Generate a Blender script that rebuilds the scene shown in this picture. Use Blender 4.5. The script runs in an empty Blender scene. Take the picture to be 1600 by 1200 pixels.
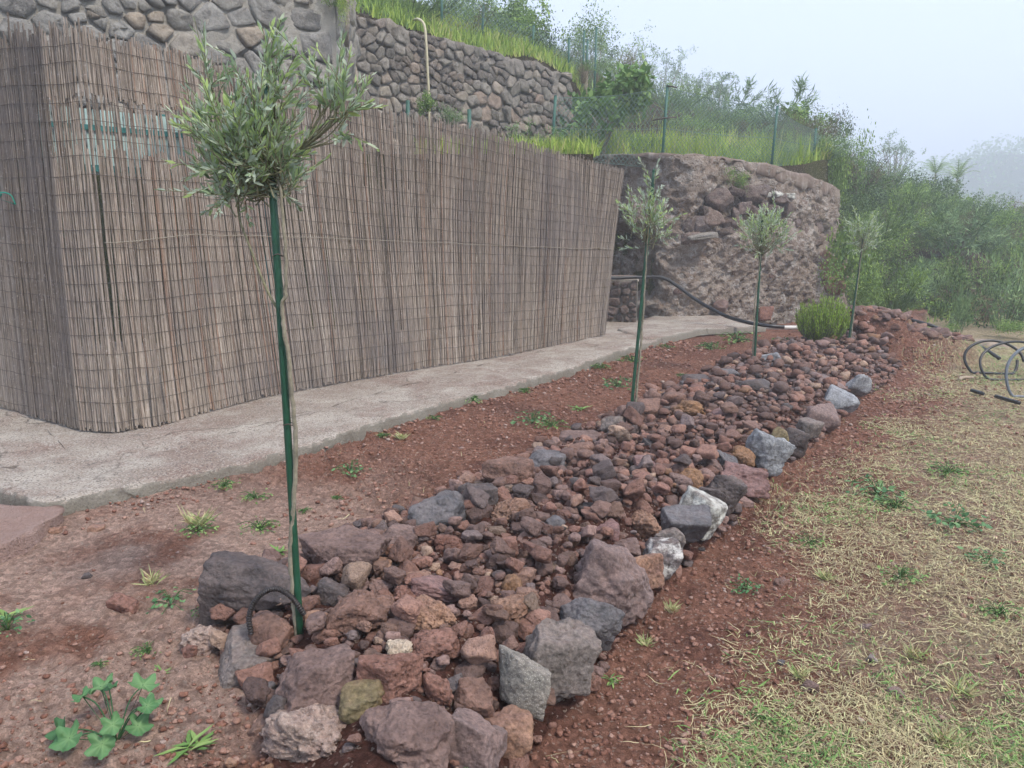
import bpy, bmesh, math, random
import numpy as np
from math import radians, sin, cos, pi, sqrt, atan2, tan

# ------------------------------------------------------------------ camera, sky, sun, exposure
S = bpy.context.scene
COL = S.collection
FPX, PITCH, CAMZ = 1202.0, math.atan(220 / 1202.0), 1.6
cam_d = bpy.data.cameras.new('camera'); cam = bpy.data.objects.new('camera', cam_d); COL.objects.link(cam)
cam_d.sensor_width = 36; cam_d.lens = FPX / 1600 * 36; cam_d.clip_start = .05; cam_d.clip_end = 4000
cam.location = (0, 0, CAMZ); cam.rotation_euler = (pi / 2 - PITCH, 0, 0)
S.camera = cam

SUN_EL, SUN_ROT = radians(58), radians(140)
W = bpy.data.worlds.new("World"); S.world = W; W.use_nodes = True
wn = W.node_tree; wn.nodes.clear()
wo = wn.nodes.new('ShaderNodeOutputWorld'); bg = wn.nodes.new('ShaderNodeBackground')
sky = wn.nodes.new('ShaderNodeTexSky'); sky.sky_type = 'NISHITA'; sky.sun_disc = False
sky.sun_elevation = SUN_EL; sky.sun_rotation = SUN_ROT; sky.air_density = 1.0; sky.dust_density = 3.0
hs = wn.nodes.new('ShaderNodeHueSaturation'); hs.inputs['Saturation'].default_value = .45
mixw = wn.nodes.new('ShaderNodeMix'); mixw.data_type = 'RGBA'; mixw.inputs[0].default_value = .88
mixw.inputs[7].default_value = (5.9, 6.9, 9.2, 1)          # the even cloud layer above the fog
wn.links.new(sky.outputs[0], hs.inputs['Color']); wn.links.new(hs.outputs[0], mixw.inputs[6])
wn.links.new(mixw.outputs[2], bg.inputs[0]); bg.inputs[1].default_value = .064
wn.links.new(bg.outputs[0], wo.inputs[0])
sd = bpy.data.lights.new('sun', 'SUN'); sd.energy = 1.5; sd.angle = radians(11); sd.color = (1, .90, .78)
sun = bpy.data.objects.new('sun', sd); COL.objects.link(sun)
sun.rotation_euler = (radians(34), radians(14), radians(28))
S.view_settings.view_transform = 'Standard'; S.view_settings.look = 'None'
S.view_settings.gamma = 1; S.view_settings.use_curve_mapping = False; S.view_settings.exposure = 1.42
S.render.engine = 'CYCLES'
cy = S.cycles
cy.use_denoising = True; cy.max_bounces = 10; cy.diffuse_bounces = 3; cy.glossy_bounces = 2; cy.transparent_max_bounces = 8
cy.transmission_bounces = 3; cy.volume_bounces = 8; cy.use_adaptive_sampling = True; cy.adaptive_threshold = .02

rnd = random.Random(11)
RG = np.random.default_rng(7)

# ------------------------------------------------------------------ numeric helpers
def ray(u, v):
    b = (600 - v) / FPX; a = (u - 800) / FPX
    return a, cos(PITCH) + b * sin(PITCH), -sin(PITCH) + b * cos(PITCH)
def G(u, v, z=0.0):                      # where the line of sight meets height z
    a, y, zz = ray(u, v); t = (z - CAMZ) / zz
    return np.array((a * t, y * t, z))
def P(u, v, Y):                          # where it meets distance Y
    a, y, zz = ray(u, v); t = Y / y
    return np.array((a * t, Y, CAMZ + zz * t))
def ss(a, b, x):
    t = np.clip((x - a) / (b - a), 0, 1); return t * t * (3 - 2 * t)
def _h(ix, iy, iz, seed):
    h = (ix.astype(np.int64) * 374761393 + iy.astype(np.int64) * 668265263 + iz.astype(np.int64) * 2147483647 + seed * 974634777) & 0xffffffff
    h = ((h ^ (h >> 13)) * 1274126177) & 0xffffffff
    h = h ^ (h >> 16)
    return (h & 0xffffff).astype(np.float64) / 0xffffff
def vn(x, y, z, seed=0):
    x, y, z = np.broadcast_arrays(np.asarray(x, float), y, z)
    fx, fy, fz = np.floor(x), np.floor(y), np.floor(z)
    tx, ty, tz = x - fx, y - fy, z - fz
    tx = tx * tx * (3 - 2 * tx); ty = ty * ty * (3 - 2 * ty); tz = tz * tz * (3 - 2 * tz)
    r = 0
    for i in (0, 1):
        for j in (0, 1):
            for k in (0, 1):
                w = (tx if i else 1 - tx) * (ty if j else 1 - ty) * (tz if k else 1 - tz)
                r = r + w * _h(fx + i, fy + j, fz + k, seed)
    return r * 2 - 1
def fbm(x, y, z=0.0, oct=4, seed=0, gain=.5):
    r = 0; a = 1; f = 1
    for o in range(oct):
        r = r + a * vn(np.asarray(x) * f + 17.3 * o, np.asarray(y) * f + 5.1 * o, np.asarray(z) * f, seed + o)
        a *= gain; f *= 2.03
    return r

def mesh_np(name, V, F, mats, smooth=True, attrs=None, midx=None):
    """mesh from vertex array and one array of equal-sized faces (or a list of faces)"""
    me = bpy.data.meshes.new(name)
    V = np.asarray(V, np.float32)
    if isinstance(F, np.ndarray):
        n, k = F.shape
        me.vertices.add(len(V)); me.vertices.foreach_set('co', V.ravel())
        me.loops.add(n * k); me.loops.foreach_set('vertex_index', F.astype(np.int32).ravel())
        me.polygons.add(n); me.polygons.foreach_set('loop_start', np.arange(0, n * k, k, dtype=np.int32))
        me.polygons.foreach_set('loop_total', np.full(n, k, np.int32))
        me.update(calc_edges=True)
    else:
        me.from_pydata([tuple(map(float, v)) for v in V], [], [tuple(int(i) for i in f) for f in F]); me.update()
    for m in (mats if isinstance(mats, (list, tuple)) else [mats]): me.materials.append(m)
    if midx is not None: me.polygons.foreach_set('material_index', np.asarray(midx, np.int32))
    me.polygons.foreach_set('use_smooth', np.full(len(me.polygons), smooth, bool))
    for k, a in (attrs or {}).items():
        a = np.asarray(a, np.float32)
        if a.ndim == 1:
            at = me.attributes.new(k, 'FLOAT', 'POINT'); at.data.foreach_set('value', a)
        else:
            at = me.attributes.new(k, 'FLOAT_COLOR', 'POINT')
            c = np.ones((len(a), 4), np.float32); c[:, :3] = a; at.data.foreach_set('color', c.ravel())
    return me
def link(name, me, parent=None, loc=(0, 0, 0), rot=(0, 0, 0), scale=(1, 1, 1)):
    o = bpy.data.objects.new(name, me); COL.objects.link(o)
    o.location = [float(c) for c in loc]; o.rotation_euler = rot; o.scale = scale
    if parent is not None: o.parent = parent
    return o
def tag(o, label=None, cat=None, group=None, kind=None):
    if label: o['label'] = label
    if cat: o['category'] = cat
    if group: o['group'] = group
    if kind: o['kind'] = kind
    return o
def empty(name, loc=(0, 0, 0), rz=0):
    o = bpy.data.objects.new(name, None); COL.objects.link(o)
    o.location = [float(c) for c in loc]; o.rotation_euler = (0, 0, rz); o.empty_display_size = .1
    return o

class Acc:                                # gathers equal-sized faces into ONE mesh
    def __init__(s): s.v = []; s.f = []; s.t = []; s.n = 0
    def add(s, V, F, t=0.0):
        V = np.asarray(V, float); s.v.append(V); s.f.append(np.asarray(F, int) + s.n); s.n += len(V)
        s.t.append(np.broadcast_to(np.asarray(t, float), (len(V),)))
    def mesh(s, name, mats, smooth=True, off=(0, 0, 0)):
        return mesh_np(name, np.concatenate(s.v) - np.asarray(off), np.concatenate(s.f), mats, smooth, {'tint': np.concatenate(s.t)})

def tube(pts, rad, n=6, cap=True):        # quads along a polyline
    pts = np.asarray(pts, float); m = len(pts)
    rad = np.broadcast_to(np.asarray(rad, float), (m,))
    T = np.gradient(pts, axis=0); T /= np.linalg.norm(T, axis=1)[:, None] + 1e-9
    up = np.array((0, 0, 1.)) if abs(T[0][2]) < .9 else np.array((1., 0, 0))
    V = []; a = np.cross(T[0], up); a /= np.linalg.norm(a)
    for i in range(m):
        a = a - T[i] * np.dot(a, T[i]); a /= np.linalg.norm(a) + 1e-9
        b = np.cross(T[i], a)
        for k in range(n):
            th = 2 * pi * k / n; V.append(pts[i] + rad[i] * (a * cos(th) + b * sin(th)))
    F = [(i * n + k, i * n + (k + 1) % n, (i + 1) * n + (k + 1) % n, (i + 1) * n + k) for i in range(m - 1) for k in range(n)]
    if cap and n >= 4:
        c0 = len(V); V.append(pts[0]); c1 = len(V); V.append(pts[-1])
        for k in range(0, n, 2):
            F.append((c0, (k + 2) % n, k + 1, k)); e = (m - 1) * n
            F.append((c1, e + k, e + k + 1, e + (k + 2) % n))
    return np.array(V), np.array(F)
def smooth_line(p, n=8):                  # Catmull-Rom
    p = [np.asarray(q, float) for q in p]; p = [2 * p[0] - p[1]] + p + [2 * p[-1] - p[-2]]
    out = []
    for i in range(1, len(p) - 2):
        for k in range(n):
            t = k / n
            out.append(.5 * (2 * p[i] + (p[i + 1] - p[i - 1]) * t + (2 * p[i - 1] - 5 * p[i] + 4 * p[i + 1] - p[i + 2]) * t * t + (3 * p[i] - p[i - 1] - 3 * p[i + 1] + p[i + 2]) * t ** 3))
    out.append(p[-2]); return np.array(out)

# ------------------------------------------------------------------ material helpers
class NB:
    def __init__(s, name):
        s.m = bpy.data.materials.new(name); s.m.use_nodes = True; s.t = s.m.node_tree; s.t.nodes.clear()
        s.out = s.n('ShaderNodeOutputMaterial'); s.b = s.n('ShaderNodeBsdfPrincipled'); s.l(s.b.outputs[0], s.out.inputs[0])
    def n(s, t, **k):
        x = s.t.nodes.new(t)
        for a, v in k.items(): setattr(x, a, v)
        return x
    def l(s, a, b): s.t.links.new(a, b)
    def put(s, sock, v):
        if isinstance(v, bpy.types.NodeSocket): s.l(v, sock)
        elif v is not None:
            try: sock.default_value = v
            except Exception: sock.default_value = (*v, 1)
    def noise(s, vec, scale, detail=4, rough=.55, out=0, w=None):
        x = s.n('ShaderNodeTexNoise'); s.l(vec, x.inputs['Vector']); x.inputs['Scale'].default_value = scale
        x.inputs['Detail'].default_value = detail; x.inputs['Roughness'].default_value = rough; return x.outputs[out]
    def voro(s, vec, scale, feat='F1', out='Distance', rnd=1):
        x = s.n('ShaderNodeTexVoronoi', feature=feat); s.l(vec, x.inputs['Vector']); x.inputs['Scale'].default_value = scale
        x.inputs['Randomness'].default_value = rnd; return x.outputs[out]
    def ramp(s, fac, stops, interp='LINEAR'):
        x = s.n('ShaderNodeValToRGB'); s.l(fac, x.inputs[0]); r = x.color_ramp; r.interpolation = interp
        while len(r.elements) > len(stops): r.elements.remove(r.elements[-1])
        while len(r.elements) < len(stops): r.elements.new(.5)
        for e, (p, c) in zip(r.elements, stops):
            e.position = p; e.color = (*c, 1) if hasattr(c, '__len__') else (c, c, c, 1)
        return x.outputs[0]
    def mix(s, fac, a, b, mode='MIX'):
        x = s.n('ShaderNodeMix', data_type='RGBA', blend_type=mode); s.put(x.inputs[0], fac); s.put(x.inputs[6], a); s.put(x.inputs[7], b)
        return x.outputs[2]
    def math(s, op, a, b=None):
        x = s.n('ShaderNodeMath', operation=op); s.put(x.inputs[0], a)
        if b is not None: s.put(x.inputs[1], b)
        return x.outputs[0]
    def attr(s, name, out='Fac'): return s.n('ShaderNodeAttribute', attribute_name=name).outputs[out]
    def pos(s): return s.n('ShaderNodeNewGeometry').outputs['Position']
    def obj(s): return s.n('ShaderNodeTexCoord').outputs['Object']
    def rndv(s): return s.n('ShaderNodeObjectInfo').outputs['Random']
    def bump(s, h, strength=.5, dist=.01, nrm=None):
        x = s.n('ShaderNodeBump'); s.l(h, x.inputs['Height']); x.inputs['Strength'].default_value = strength
        x.inputs['Distance'].default_value = dist
        if nrm is not None: s.l(nrm, x.inputs['Normal'])
        return x.outputs[0]
    def done(s, col, rough=.85, nrm=None, spec=.3):
        s.put(s.b.inputs['Base Color'], col); s.put(s.b.inputs['Roughness'], rough)
        s.b.inputs['Specular IOR Level'].default_value = spec
        if nrm is not None: s.l(nrm, s.b.inputs['Normal'])
        return s.m
def lerp3(a, b, t): return tuple(x + (y - x) * t for x, y in zip(a, b))
def sc3(a, k): return tuple(min(1, x * k) for x in a)

def rock_mat(name, c1, c2, pit=.5, rough=.8, spec=.35, dust=.35, speck=.0, lichen=0.0, lcol=(.55, .55, .5), scale=1.0, wpos=True):
    s = NB(name); p = s.pos() if wpos else s.obj(); c1, c2 = sc3(c1, 1.02), sc3(c2, 1.05)
    a = s.ramp(s.noise(p, 9 * scale, 5, .6), [(.35, 0), (.65, 1)])
    col = s.mix(a, c1, c2)
    col = s.mix(s.ramp(s.noise(p, 60 * scale, 4, .7), [(.3, 0), (.7, 1)]), s.mix(1.0, col, (.48, .47, .47), 'MULTIPLY'), s.mix(1.0, col, (1.5, 1.45, 1.4), 'MULTIPLY'))
    if speck: col = s.mix(s.ramp(s.voro(p, 160 * scale), [(.0, speck), (.35, 0)]), col, (.6, .58, .52))
    if lichen:
        col = s.mix(s.ramp(s.noise(p, 14 * scale, 6, .7), [(.62 - .25 * lichen, 0), (.72 - .2 * lichen, 1)]), col, lcol)
    if dust:
        g = s.n('ShaderNodeNewGeometry'); x = s.n('ShaderNodeSeparateXYZ'); s.l(g.outputs['Normal'], x.inputs[0])
        d = s.math('MULTIPLY', s.ramp(x.outputs[2], [(.2, 0), (.95, 1)]), s.ramp(s.noise(p, 22 * scale, 5, .7), [(.4, 0), (.7, dust)]))
        col = s.mix(d, col, (.30, .19, .15))
    pits = s.ramp(s.voro(p, 55 * scale), [(.0, 0), (.45, 1)])
    fine = s.noise(p, 120 * scale, 6, .75)
    big = s.noise(p, 18 * scale, 6, .65)
    n1 = s.bump(big, .8, .02 / scale); n2 = s.bump(pits, pit, .008 / scale, n1); n3 = s.bump(fine, .8, .006 / scale, n2)
    return s.done(col, rough, n3, spec)

M = {}
M['red'] = rock_mat('scoria_red', (.16, .083, .065), (.26, .145, .115), pit=1.0, rough=.92, spec=.2)
M['orange'] = rock_mat('scoria_orange', (.20, .115, .08), (.30, .195, .145), pit=1.0, rough=.95, spec=.15)
M['ochre'] = rock_mat('stone_ochre', (.27, .15, .07), (.20, .12, .075), pit=.5, rough=.85)
M['brown'] = rock_mat('stone_brown', (.13, .078, .062), (.22, .13, .10), pit=.6)
M['tan'] = rock_mat('stone_tan', (.33, .20, .13), (.22, .13, .10), pit=.4)
M['purple'] = rock_mat('basalt_purple', (.115, .076, .068), (.205, .142, .125), pit=.6, rough=.7)
M['wine'] = rock_mat('basalt_wine', (.145, .075, .07), (.22, .13, .12), pit=.3, rough=.5, spec=.5)
M['rose'] = rock_mat('slab_rose', (.22, .155, .14), (.165, .125, .12), pit=.2, rough=.6, dust=.2)
M['dark'] = rock_mat('basalt_dark', (.05, .041, .041), (.11, .088, .082), pit=.4, rough=.55, spec=.5, dust=.2)
M['slate'] = rock_mat('basalt_slate', (.07, .07, .077), (.14, .135, .142), pit=.3, rough=.5, spec=.5, dust=.2)
M['blue'] = rock_mat('basalt_pale_blue', (.15, .16, .175), (.33, .35, .37), pit=.3, rough=.55, spec=.4, dust=.1)
M['lichen'] = rock_mat('stone_lichen', (.15, .15, .14), (.26, .26, .24), pit=.4, lichen=.8, speck=.7)
M['patch'] = rock_mat('stone_white_patches', (.07, .065, .065), (.14, .12, .12), pit=.4, lichen=.55, lcol=(.62, .6, .56))
M['speckled'] = rock_mat('stone_speckled_grey', (.19, .185, .165), (.28, .26, .23), pit=.5, speck=.9, dust=.15)
M['olive'] = rock_mat('stone_olive', (.15, .13, .07), (.22, .17, .09), pit=.3)
M['cream'] = rock_mat('stone_cream', (.46, .38, .28), (.58, .50, .40), pit=.8)
M['grey'] = rock_mat('stone_grey_brown', (.13, .115, .105), (.22, .19, .175), pit=.4, rough=.7)
M['mortar_lump'] = rock_mat('mortar_lump', (.28, .20, .17), (.38, .30, .255), pit=1.0, speck=.5)

def rubble_mat(name, src):                # many small stones: one colour each, drawn from the bed's palette
    s = NB(name); p = s.pos()
    r = s.rndv() if src == 'obj' else s.attr('tint')
    base = s.ramp(r, [(0, (.24, .135, .105)), (.16, (.20, .13, .11)), (.30, (.28, .165, .13)), (.42, (.16, .105, .092)), (.54, (.25, .17, .15)), (.66, (.29, .185, .145)), (.76, (.23, .13, .105)), (.86, (.35, .25, .19)), (.90, (.19, .15, .145)), (.96, (.12, .105, .105)), (.985, (.31, .18, .11))], 'CONSTANT')
    v = s.math('FRACT', s.math('MULTIPLY', r, 37.7))
    base = s.mix(1, base, s.ramp(v, [(0, .5), (1, 1.15)]), 'MULTIPLY')
    col = s.mix(s.ramp(s.noise(p, 50, 5, .7), [(.3, 0), (.7, 1)]), s.mix(1, base, (.62, .6, .6), 'MULTIPLY'), s.mix(1, base, (1.4, 1.35, 1.3), 'MULTIPLY'))
    pits = s.ramp(s.voro(p, 90), [(.0, 0), (.45, 1)])
    n1 = s.bump(s.noise(p, 35, 6, .7), .8, .015); n2 = s.bump(pits, .7, .006, n1); n3 = s.bump(s.noise(p, 180, 4, .7), .7, .004, n2)
    return s.done(col, s.ramp(v, [(0, .6), (1, .95)]), n3, .3)
M['rubble'] = rubble_mat('rubble_stone', 'obj'); M['rubble_t'] = rubble_mat('rubble_stone_small', 'attr')

def wallstone_mat(name, cols, src='obj'):
    s = NB(name); p = s.pos(); r = s.rndv() if src == 'obj' else s.attr('tint')
    base = s.ramp(r, cols)
    col = s.mix(s.ramp(s.noise(p, 7, 6, .7), [(.35, 0), (.68, 1)]), s.mix(1, base, (.62, .6, .58), 'MULTIPLY'), s.mix(1, base, (1.25, 1.22, 1.15), 'MULTIPLY'))
    col = s.mix(s.ramp(s.noise(p, 45, 5, .75), [(.45, 0), (.75, .7)]), col, (.40, .37, .32))
    n1 = s.bump(s.noise(p, 8, 6, .65), .9, .05); n2 = s.bump(s.noise(p, 50, 6, .7), .8, .014, n1)
    return s.done(col, .9, n2, .2)
M['wallA'] = wallstone_mat('grey_wall_stone', [(0, (.19, .19, .19)), (.35, (.29, .29, .285)), (.6, (.24, .24, .235)), (.85, (.35, .335, .305)), (1, (.31, .26, .21))])
M['wallB'] = wallstone_mat('dark_wall_stone', [(0, (.16, .152, .142)), (.3, (.25, .235, .215)), (.55, (.20, .185, .17)), (.8, (.33, .295, .255)), (1, (.28, .21, .175))])
M['wallB_t'] = wallstone_mat('dark_wall_stone_small', [(0, (.13, .118, .108)), (.5, (.18, .16, .15)), (1, (.22, .18, .15))], 'attr')
M['wallC'] = wallstone_mat('lava_wall_stone', [(0, (.10, .075, .07)), (.4, (.17, .12, .11)), (.7, (.13, .10, .10)), (1, (.22, .155, .13))])
def plain_stone(name, c):
    return wallstone_mat(name, [(0, c), (1, sc3(c, 1.1))])
M['rust'] = plain_stone('rust_stone', (.40, .20, .10)); M['pale'] = plain_stone('pale_stone', (.42, .44, .42))

def mortar_mat(name, c1, c2, dark):
    s = NB(name); p = s.pos()
    col = s.mix(s.ramp(s.noise(p, 6, 6, .7), [(.35, 0), (.65, 1)]), c1, c2)
    col = s.mix(s.ramp(s.voro(p, 60), [(0, .8), (.3, 0)]), col, dark)
    n = s.bump(s.noise(p, 30, 6, .75), 1, .03); n2 = s.bump(s.voro(p, 80), .8, .008, n)
    return s.done(col, .95, n2, .1)
M['mortarA'] = mortar_mat('pale_mortar', (.36, .34, .30), (.47, .44, .385), (.20, .19, .17))
M['mortarB'] = mortar_mat('dark_mortar', (.22, .20, .175), (.33, .30, .26), (.12, .105, .09))

def tuff_mat():
    s = NB('rough_tuff_plaster'); p = s.pos()
    z = s.n('ShaderNodeSeparateXYZ'); s.l(p, z.inputs[0])
    big = s.noise(p, 1.6, 6, .7)
    col = s.mix(s.ramp(big, [(.38, 0), (.6, 1)]), (.27, .21, .165), (.41, .345, .29))
    col = s.mix(s.ramp(s.noise(p, 4.2, 10, .8), [(.50, 0), (.62, .85)]), col, (.58, .545, .51))
    col = s.mix(s.ramp(s.noise(p, 6.5, 9, .78), [(.56, 0), (.66, .8)]), col, (.16, .095, .07))
    col = s.mix(s.ramp(s.voro(p, 28), [(0, .6), (.25, 0)]), col, (.09, .07, .06))
    col = s.mix(s.ramp(s.noise(p, 40, 5, .7), [(.3, .5), (.6, 0)]), col, (.11, .08, .065))
    n = s.bump(s.noise(p, 14, 9, .8), 1, .05); n2 = s.bump(s.ramp(s.voro(p, 22), [(0, 0), (.5, 1)]), .8, .03, n)
    return s.done(col, .95, n2, .1)
M['tuff'] = tuff_mat()
def cap_mat():
    s = NB('weathered_concrete_cap'); p = s.pos()
    mp = s.n('ShaderNodeMapping'); s.l(p, mp.inputs[0]); mp.inputs['Scale'].default_value = (1, 1, .12)
    col = s.mix(s.ramp(s.noise(mp.outputs[0], 9, 5, .7), [(.4, 0), (.62, 1)]), (.24, .19, .16), (.42, .37, .325))
    col = s.mix(s.ramp(s.noise(p, 2, 4, .6), [(.45, .8), (.62, 0)]), col, (.21, .155, .125))
    return s.done(col, .95, s.bump(s.noise(p, 22, 6, .75), .9, .03), .1)
M['cap'] = cap_mat()

def concrete_mat():
    s = NB('old_path_concrete'); p = s.pos()
    col = s.mix(s.ramp(s.noise(p, 2.2, 6, .65), [(.40, 0), (.62, 1)]), (.31, .25, .205), (.46, .41, .35))
    col = s.mix(s.ramp(s.noise(p, 1.3, 6, .75), [(.50, 0), (.64, .75)]), col, (.235, .15, .12))
    col = s.mix(s.ramp(s.noise(p, 7, 6, .75), [(.58, 0), (.7, .7)]), col, (.15, .135, .12))
    sp = s.voro(p, 120, out='Color'); x = s.n('ShaderNodeSeparateColor'); s.l(sp, x.inputs[0])
    col = s.mix(s.ramp(x.outputs[0], [(.74, 0), (.80, .5)]), col, (.56, .52, .46))
    col = s.mix(s.ramp(x.outputs[1], [(.78, 0), (.84, .6)]), col, (.10, .088, .08))
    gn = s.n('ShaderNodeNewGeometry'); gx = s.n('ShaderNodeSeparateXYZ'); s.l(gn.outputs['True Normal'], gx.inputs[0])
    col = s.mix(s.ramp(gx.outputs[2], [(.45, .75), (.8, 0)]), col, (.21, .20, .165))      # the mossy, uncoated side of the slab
    dn = s.n('ShaderNodeTexNoise'); s.l(p, dn.inputs['Vector']); dn.inputs['Scale'].default_value = 2.2; dn.inputs['Detail'].default_value = 6
    wp = s.n('ShaderNodeVectorMath', operation='MULTIPLY_ADD'); s.l(dn.outputs['Color'], wp.inputs[0]); wp.inputs[1].default_value = (.7, .7, .7); s.l(p, wp.inputs[2])
    ck = s.voro(wp.outputs[0], .42, 'DISTANCE_TO_EDGE'); ckm = s.math('MULTIPLY', s.ramp(ck, [(0, .8), (.006, 0)]), s.ramp(s.noise(p, 1.1, 3, .5), [(.48, 0), (.56, 1)])); col = s.mix(ckm, col, (.10, .08, .065))
    n = s.bump(s.voro(p, 120), .7, .005); n = s.bump(s.math('SUBTRACT', 1.0, ckm), .8, .01, n); n2 = s.bump(s.noise(p, 26, 6, .75), .9, .02, n)
    return s.done(col, .92, n2, .15)
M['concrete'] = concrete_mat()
M['crust'] = mortar_mat('soil_stained_concrete', (.42, .30, .26), (.36, .24, .20), (.25, .17, .14))

def soil_mat():
    s = NB('soil'); p = s.pos()
    c = s.attr('Col', 'Color')
    n1 = s.ramp(s.noise(p, 30, 7, .75), [(.3, 0), (.72, 1)])
    col = s.mix(n1, s.mix(1, c, (.5, .46, .44), 'MULTIPLY'), s.mix(1, c, (1.38, 1.38, 1.38), 'MULTIPLY'))
    col = s.mix(s.ramp(s.noise(p, 160, 3, .7), [(.35, .55), (.55, 0)]), col, s.mix(1, c, (.38, .33, .33), 'MULTIPLY'))
    v = s.voro(p, 110, out='Color'); x = s.n('ShaderNodeSeparateColor'); s.l(v, x.inputs[0])
    col = s.mix(s.ramp(x.outputs[0], [(.93, 0), (.96, .65)]), col, (.50, .40, .33))
    vd = s.n('ShaderNodeVectorMath', operation='MULTIPLY_ADD'); dn = s.n('ShaderNodeTexNoise'); s.l(p, dn.inputs['Vector']); dn.inputs['Scale'].default_value = 30; dn.inputs['Detail'].default_value = 4
    s.l(dn.outputs['Color'], vd.inputs[0]); vd.inputs[1].default_value = (.04, .04, .04); s.l(p, vd.inputs[2])
    v3 = s.n('ShaderNodeTexVoronoi'); s.l(vd.outputs[0], v3.inputs['Vector']); v3.inputs['Scale'].default_value = 42
    x3 = s.n('ShaderNodeSeparateColor'); s.l(v3.outputs['Color'], x3.inputs[0])
    col = s.mix(1, col, s.ramp(x3.outputs[0], [(0, .72), (.5, .97), (1, 1.22)]), 'MULTIPLY')
    b0 = s.bump(s.ramp(v3.outputs['Distance'], [(0, 1), (.7, 0)]), .9, .018)
    b1 = s.bump(s.noise(p, 60, 8, .85), 1, .045, b0); b2 = s.bump(s.noise(p, 220, 4, .7), .9, .006, b1)
    return s.done(col, .97, b2, .1)
M['soil'] = soil_mat()

def leaf_mat(name, stops, under=None, rough=.55, spec=.4, trans=.25):
    s = NB(name); t = s.attr('tint'); col = s.ramp(t, stops)
    if under is not None:
        g = s.n('ShaderNodeNewGeometry'); col = s.mix(s.math('MULTIPLY', g.outputs['Backfacing'], .75), col, under)
    m = s.done(col, rough, None, spec)
    tr = s.n('ShaderNodeBsdfTranslucent'); s.l(col, tr.inputs[0]); mx = s.n('ShaderNodeMixShader'); mx.inputs[0].default_value = trans
    s.l(s.b.outputs[0], mx.inputs[1]); s.l(tr.outputs[0], mx.inputs[2]); s.l(mx.outputs[0], s.out.inputs[0])
    return m
M['olive_leaf'] = leaf_mat('olive_leaf', [(0, (.14, .21, .125)), (.4, (.28, .38, .22)), (.75, (.42, .55, .24)), (1, (.55, .70, .26))], (.48, .54, .45), trans=.35)
M['bright'] = leaf_mat('bright_leaf', [(0, (.07, .15, .04)), (.5, (.15, .28, .07)), (1, (.30, .42, .13))])
M['mallow'] = leaf_mat('mallow_leaf', [(0, (.045, .13, .05)), (.5, (.09, .22, .08)), (1, (.22, .37, .15))])
M['shrub_dark'] = leaf_mat('shrub_dark', [(0, (.03, .06, .022)), (.6, (.08, .15, .04)), (1, (.20, .30, .07))])
M['shrub_grey'] = leaf_mat('shrub_grey', [(0, (.06, .12, .045)), (.6, (.21, .33, .13)), (1, (.44, .57, .27))])
M['shrub_green'] = leaf_mat('shrub_green', [(0, (.06, .125, .03)), (.6, (.21, .34, .07)), (1, (.42, .56, .12))])
M['shrub_dry'] = leaf_mat('shrub_dry', [(0, (.09, .06, .035)), (.5, (.16, .12, .06)), (1, (.30, .22, .13))])
M['grass'] = leaf_mat('terrace_grass', [(0, (.09, .17, .03)), (.5, (.27, .41, .06)), (.85, (.46, .58, .10)), (1, (.52, .50, .20))])
M['straw'] = leaf_mat('straw', [(0, (.24, .17, .09)), (.3, (.46, .38, .22)), (.65, (.68, .61, .33)), (.85, (.52, .54, .27)), (1, (.32, .42, .15))], trans=.1)
M['rosemary'] = leaf_mat('rosemary', [(0, (.08, .15, .02)), (.5, (.26, .42, .05)), (1, (.48, .64, .10))])
def plain(name, c, rough=.5, spec=.4, var=0.2, sc=20, metal=0):
    s = NB(name); p = s.pos(); f = s.ramp(s.noise(p, sc, 5, .6), [(.3, 0), (.7, 1)])
    col = s.mix(f, sc3(c, 1 - var), sc3(c, 1 + var)); s.b.inputs['Metallic'].default_value = metal
    return s.done(col, rough, s.bump(f, .2, .003), spec)
M['stake'] = plain('green_plastic_stake', (.012, .07, .036), .4, .5, .25)
M['post'] = plain('green_painted_post', (.035, .12, .09), .5, .4, .25)
M['wire'] = plain('green_fence_wire', (.13, .21, .18), .5, .4, .2)
M['bark'] = plain('olive_bark', (.25, .225, .165), .85, .2, .35, 40)
M['bark_young'] = plain('young_bark', (.16, .17, .09), .8, .2, .4, 30)
M['twig'] = plain('twig', (.22, .21, .13), .8, .2, .3, 60)
M['rubber'] = plain('black_hose', (.012, .013, .015), .35, .5, .3)
M['rubber_grey'] = plain('dusty_grey_hose', (.14, .16, .18), .4, .5, .2)
M['rebar'] = plain('dark_rebar', (.02, .015, .014), .5, .5, .3)
M['hose'] = plain('cream_hose', (.55, .50, .34), .5, .4, .1)
M['pvc'] = plain('white_pipe', (.60, .58, .53), .5, .4, .1)
M['teal'] = plain('teal_panel', (.48, .66, .64), .6, .3, .15, 8)
M['teal_dark'] = plain('teal_frame', (.05, .20, .20), .5, .3, .3, 8)
M['wood'] = plain('pale_dead_wood', (.34, .27, .21), .9, .15, .3, 12)
M['wirebrown'] = plain('rusty_binding_wire', (.085, .068, .058), .7, .3, .3)
M['rope'] = plain('grey_twine', (.30, .27, .22), .9, .1, .2)
M['roof'] = plain('pale_hut_wall', (.35, .36, .37), .9, .1, .2, 5)
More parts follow.
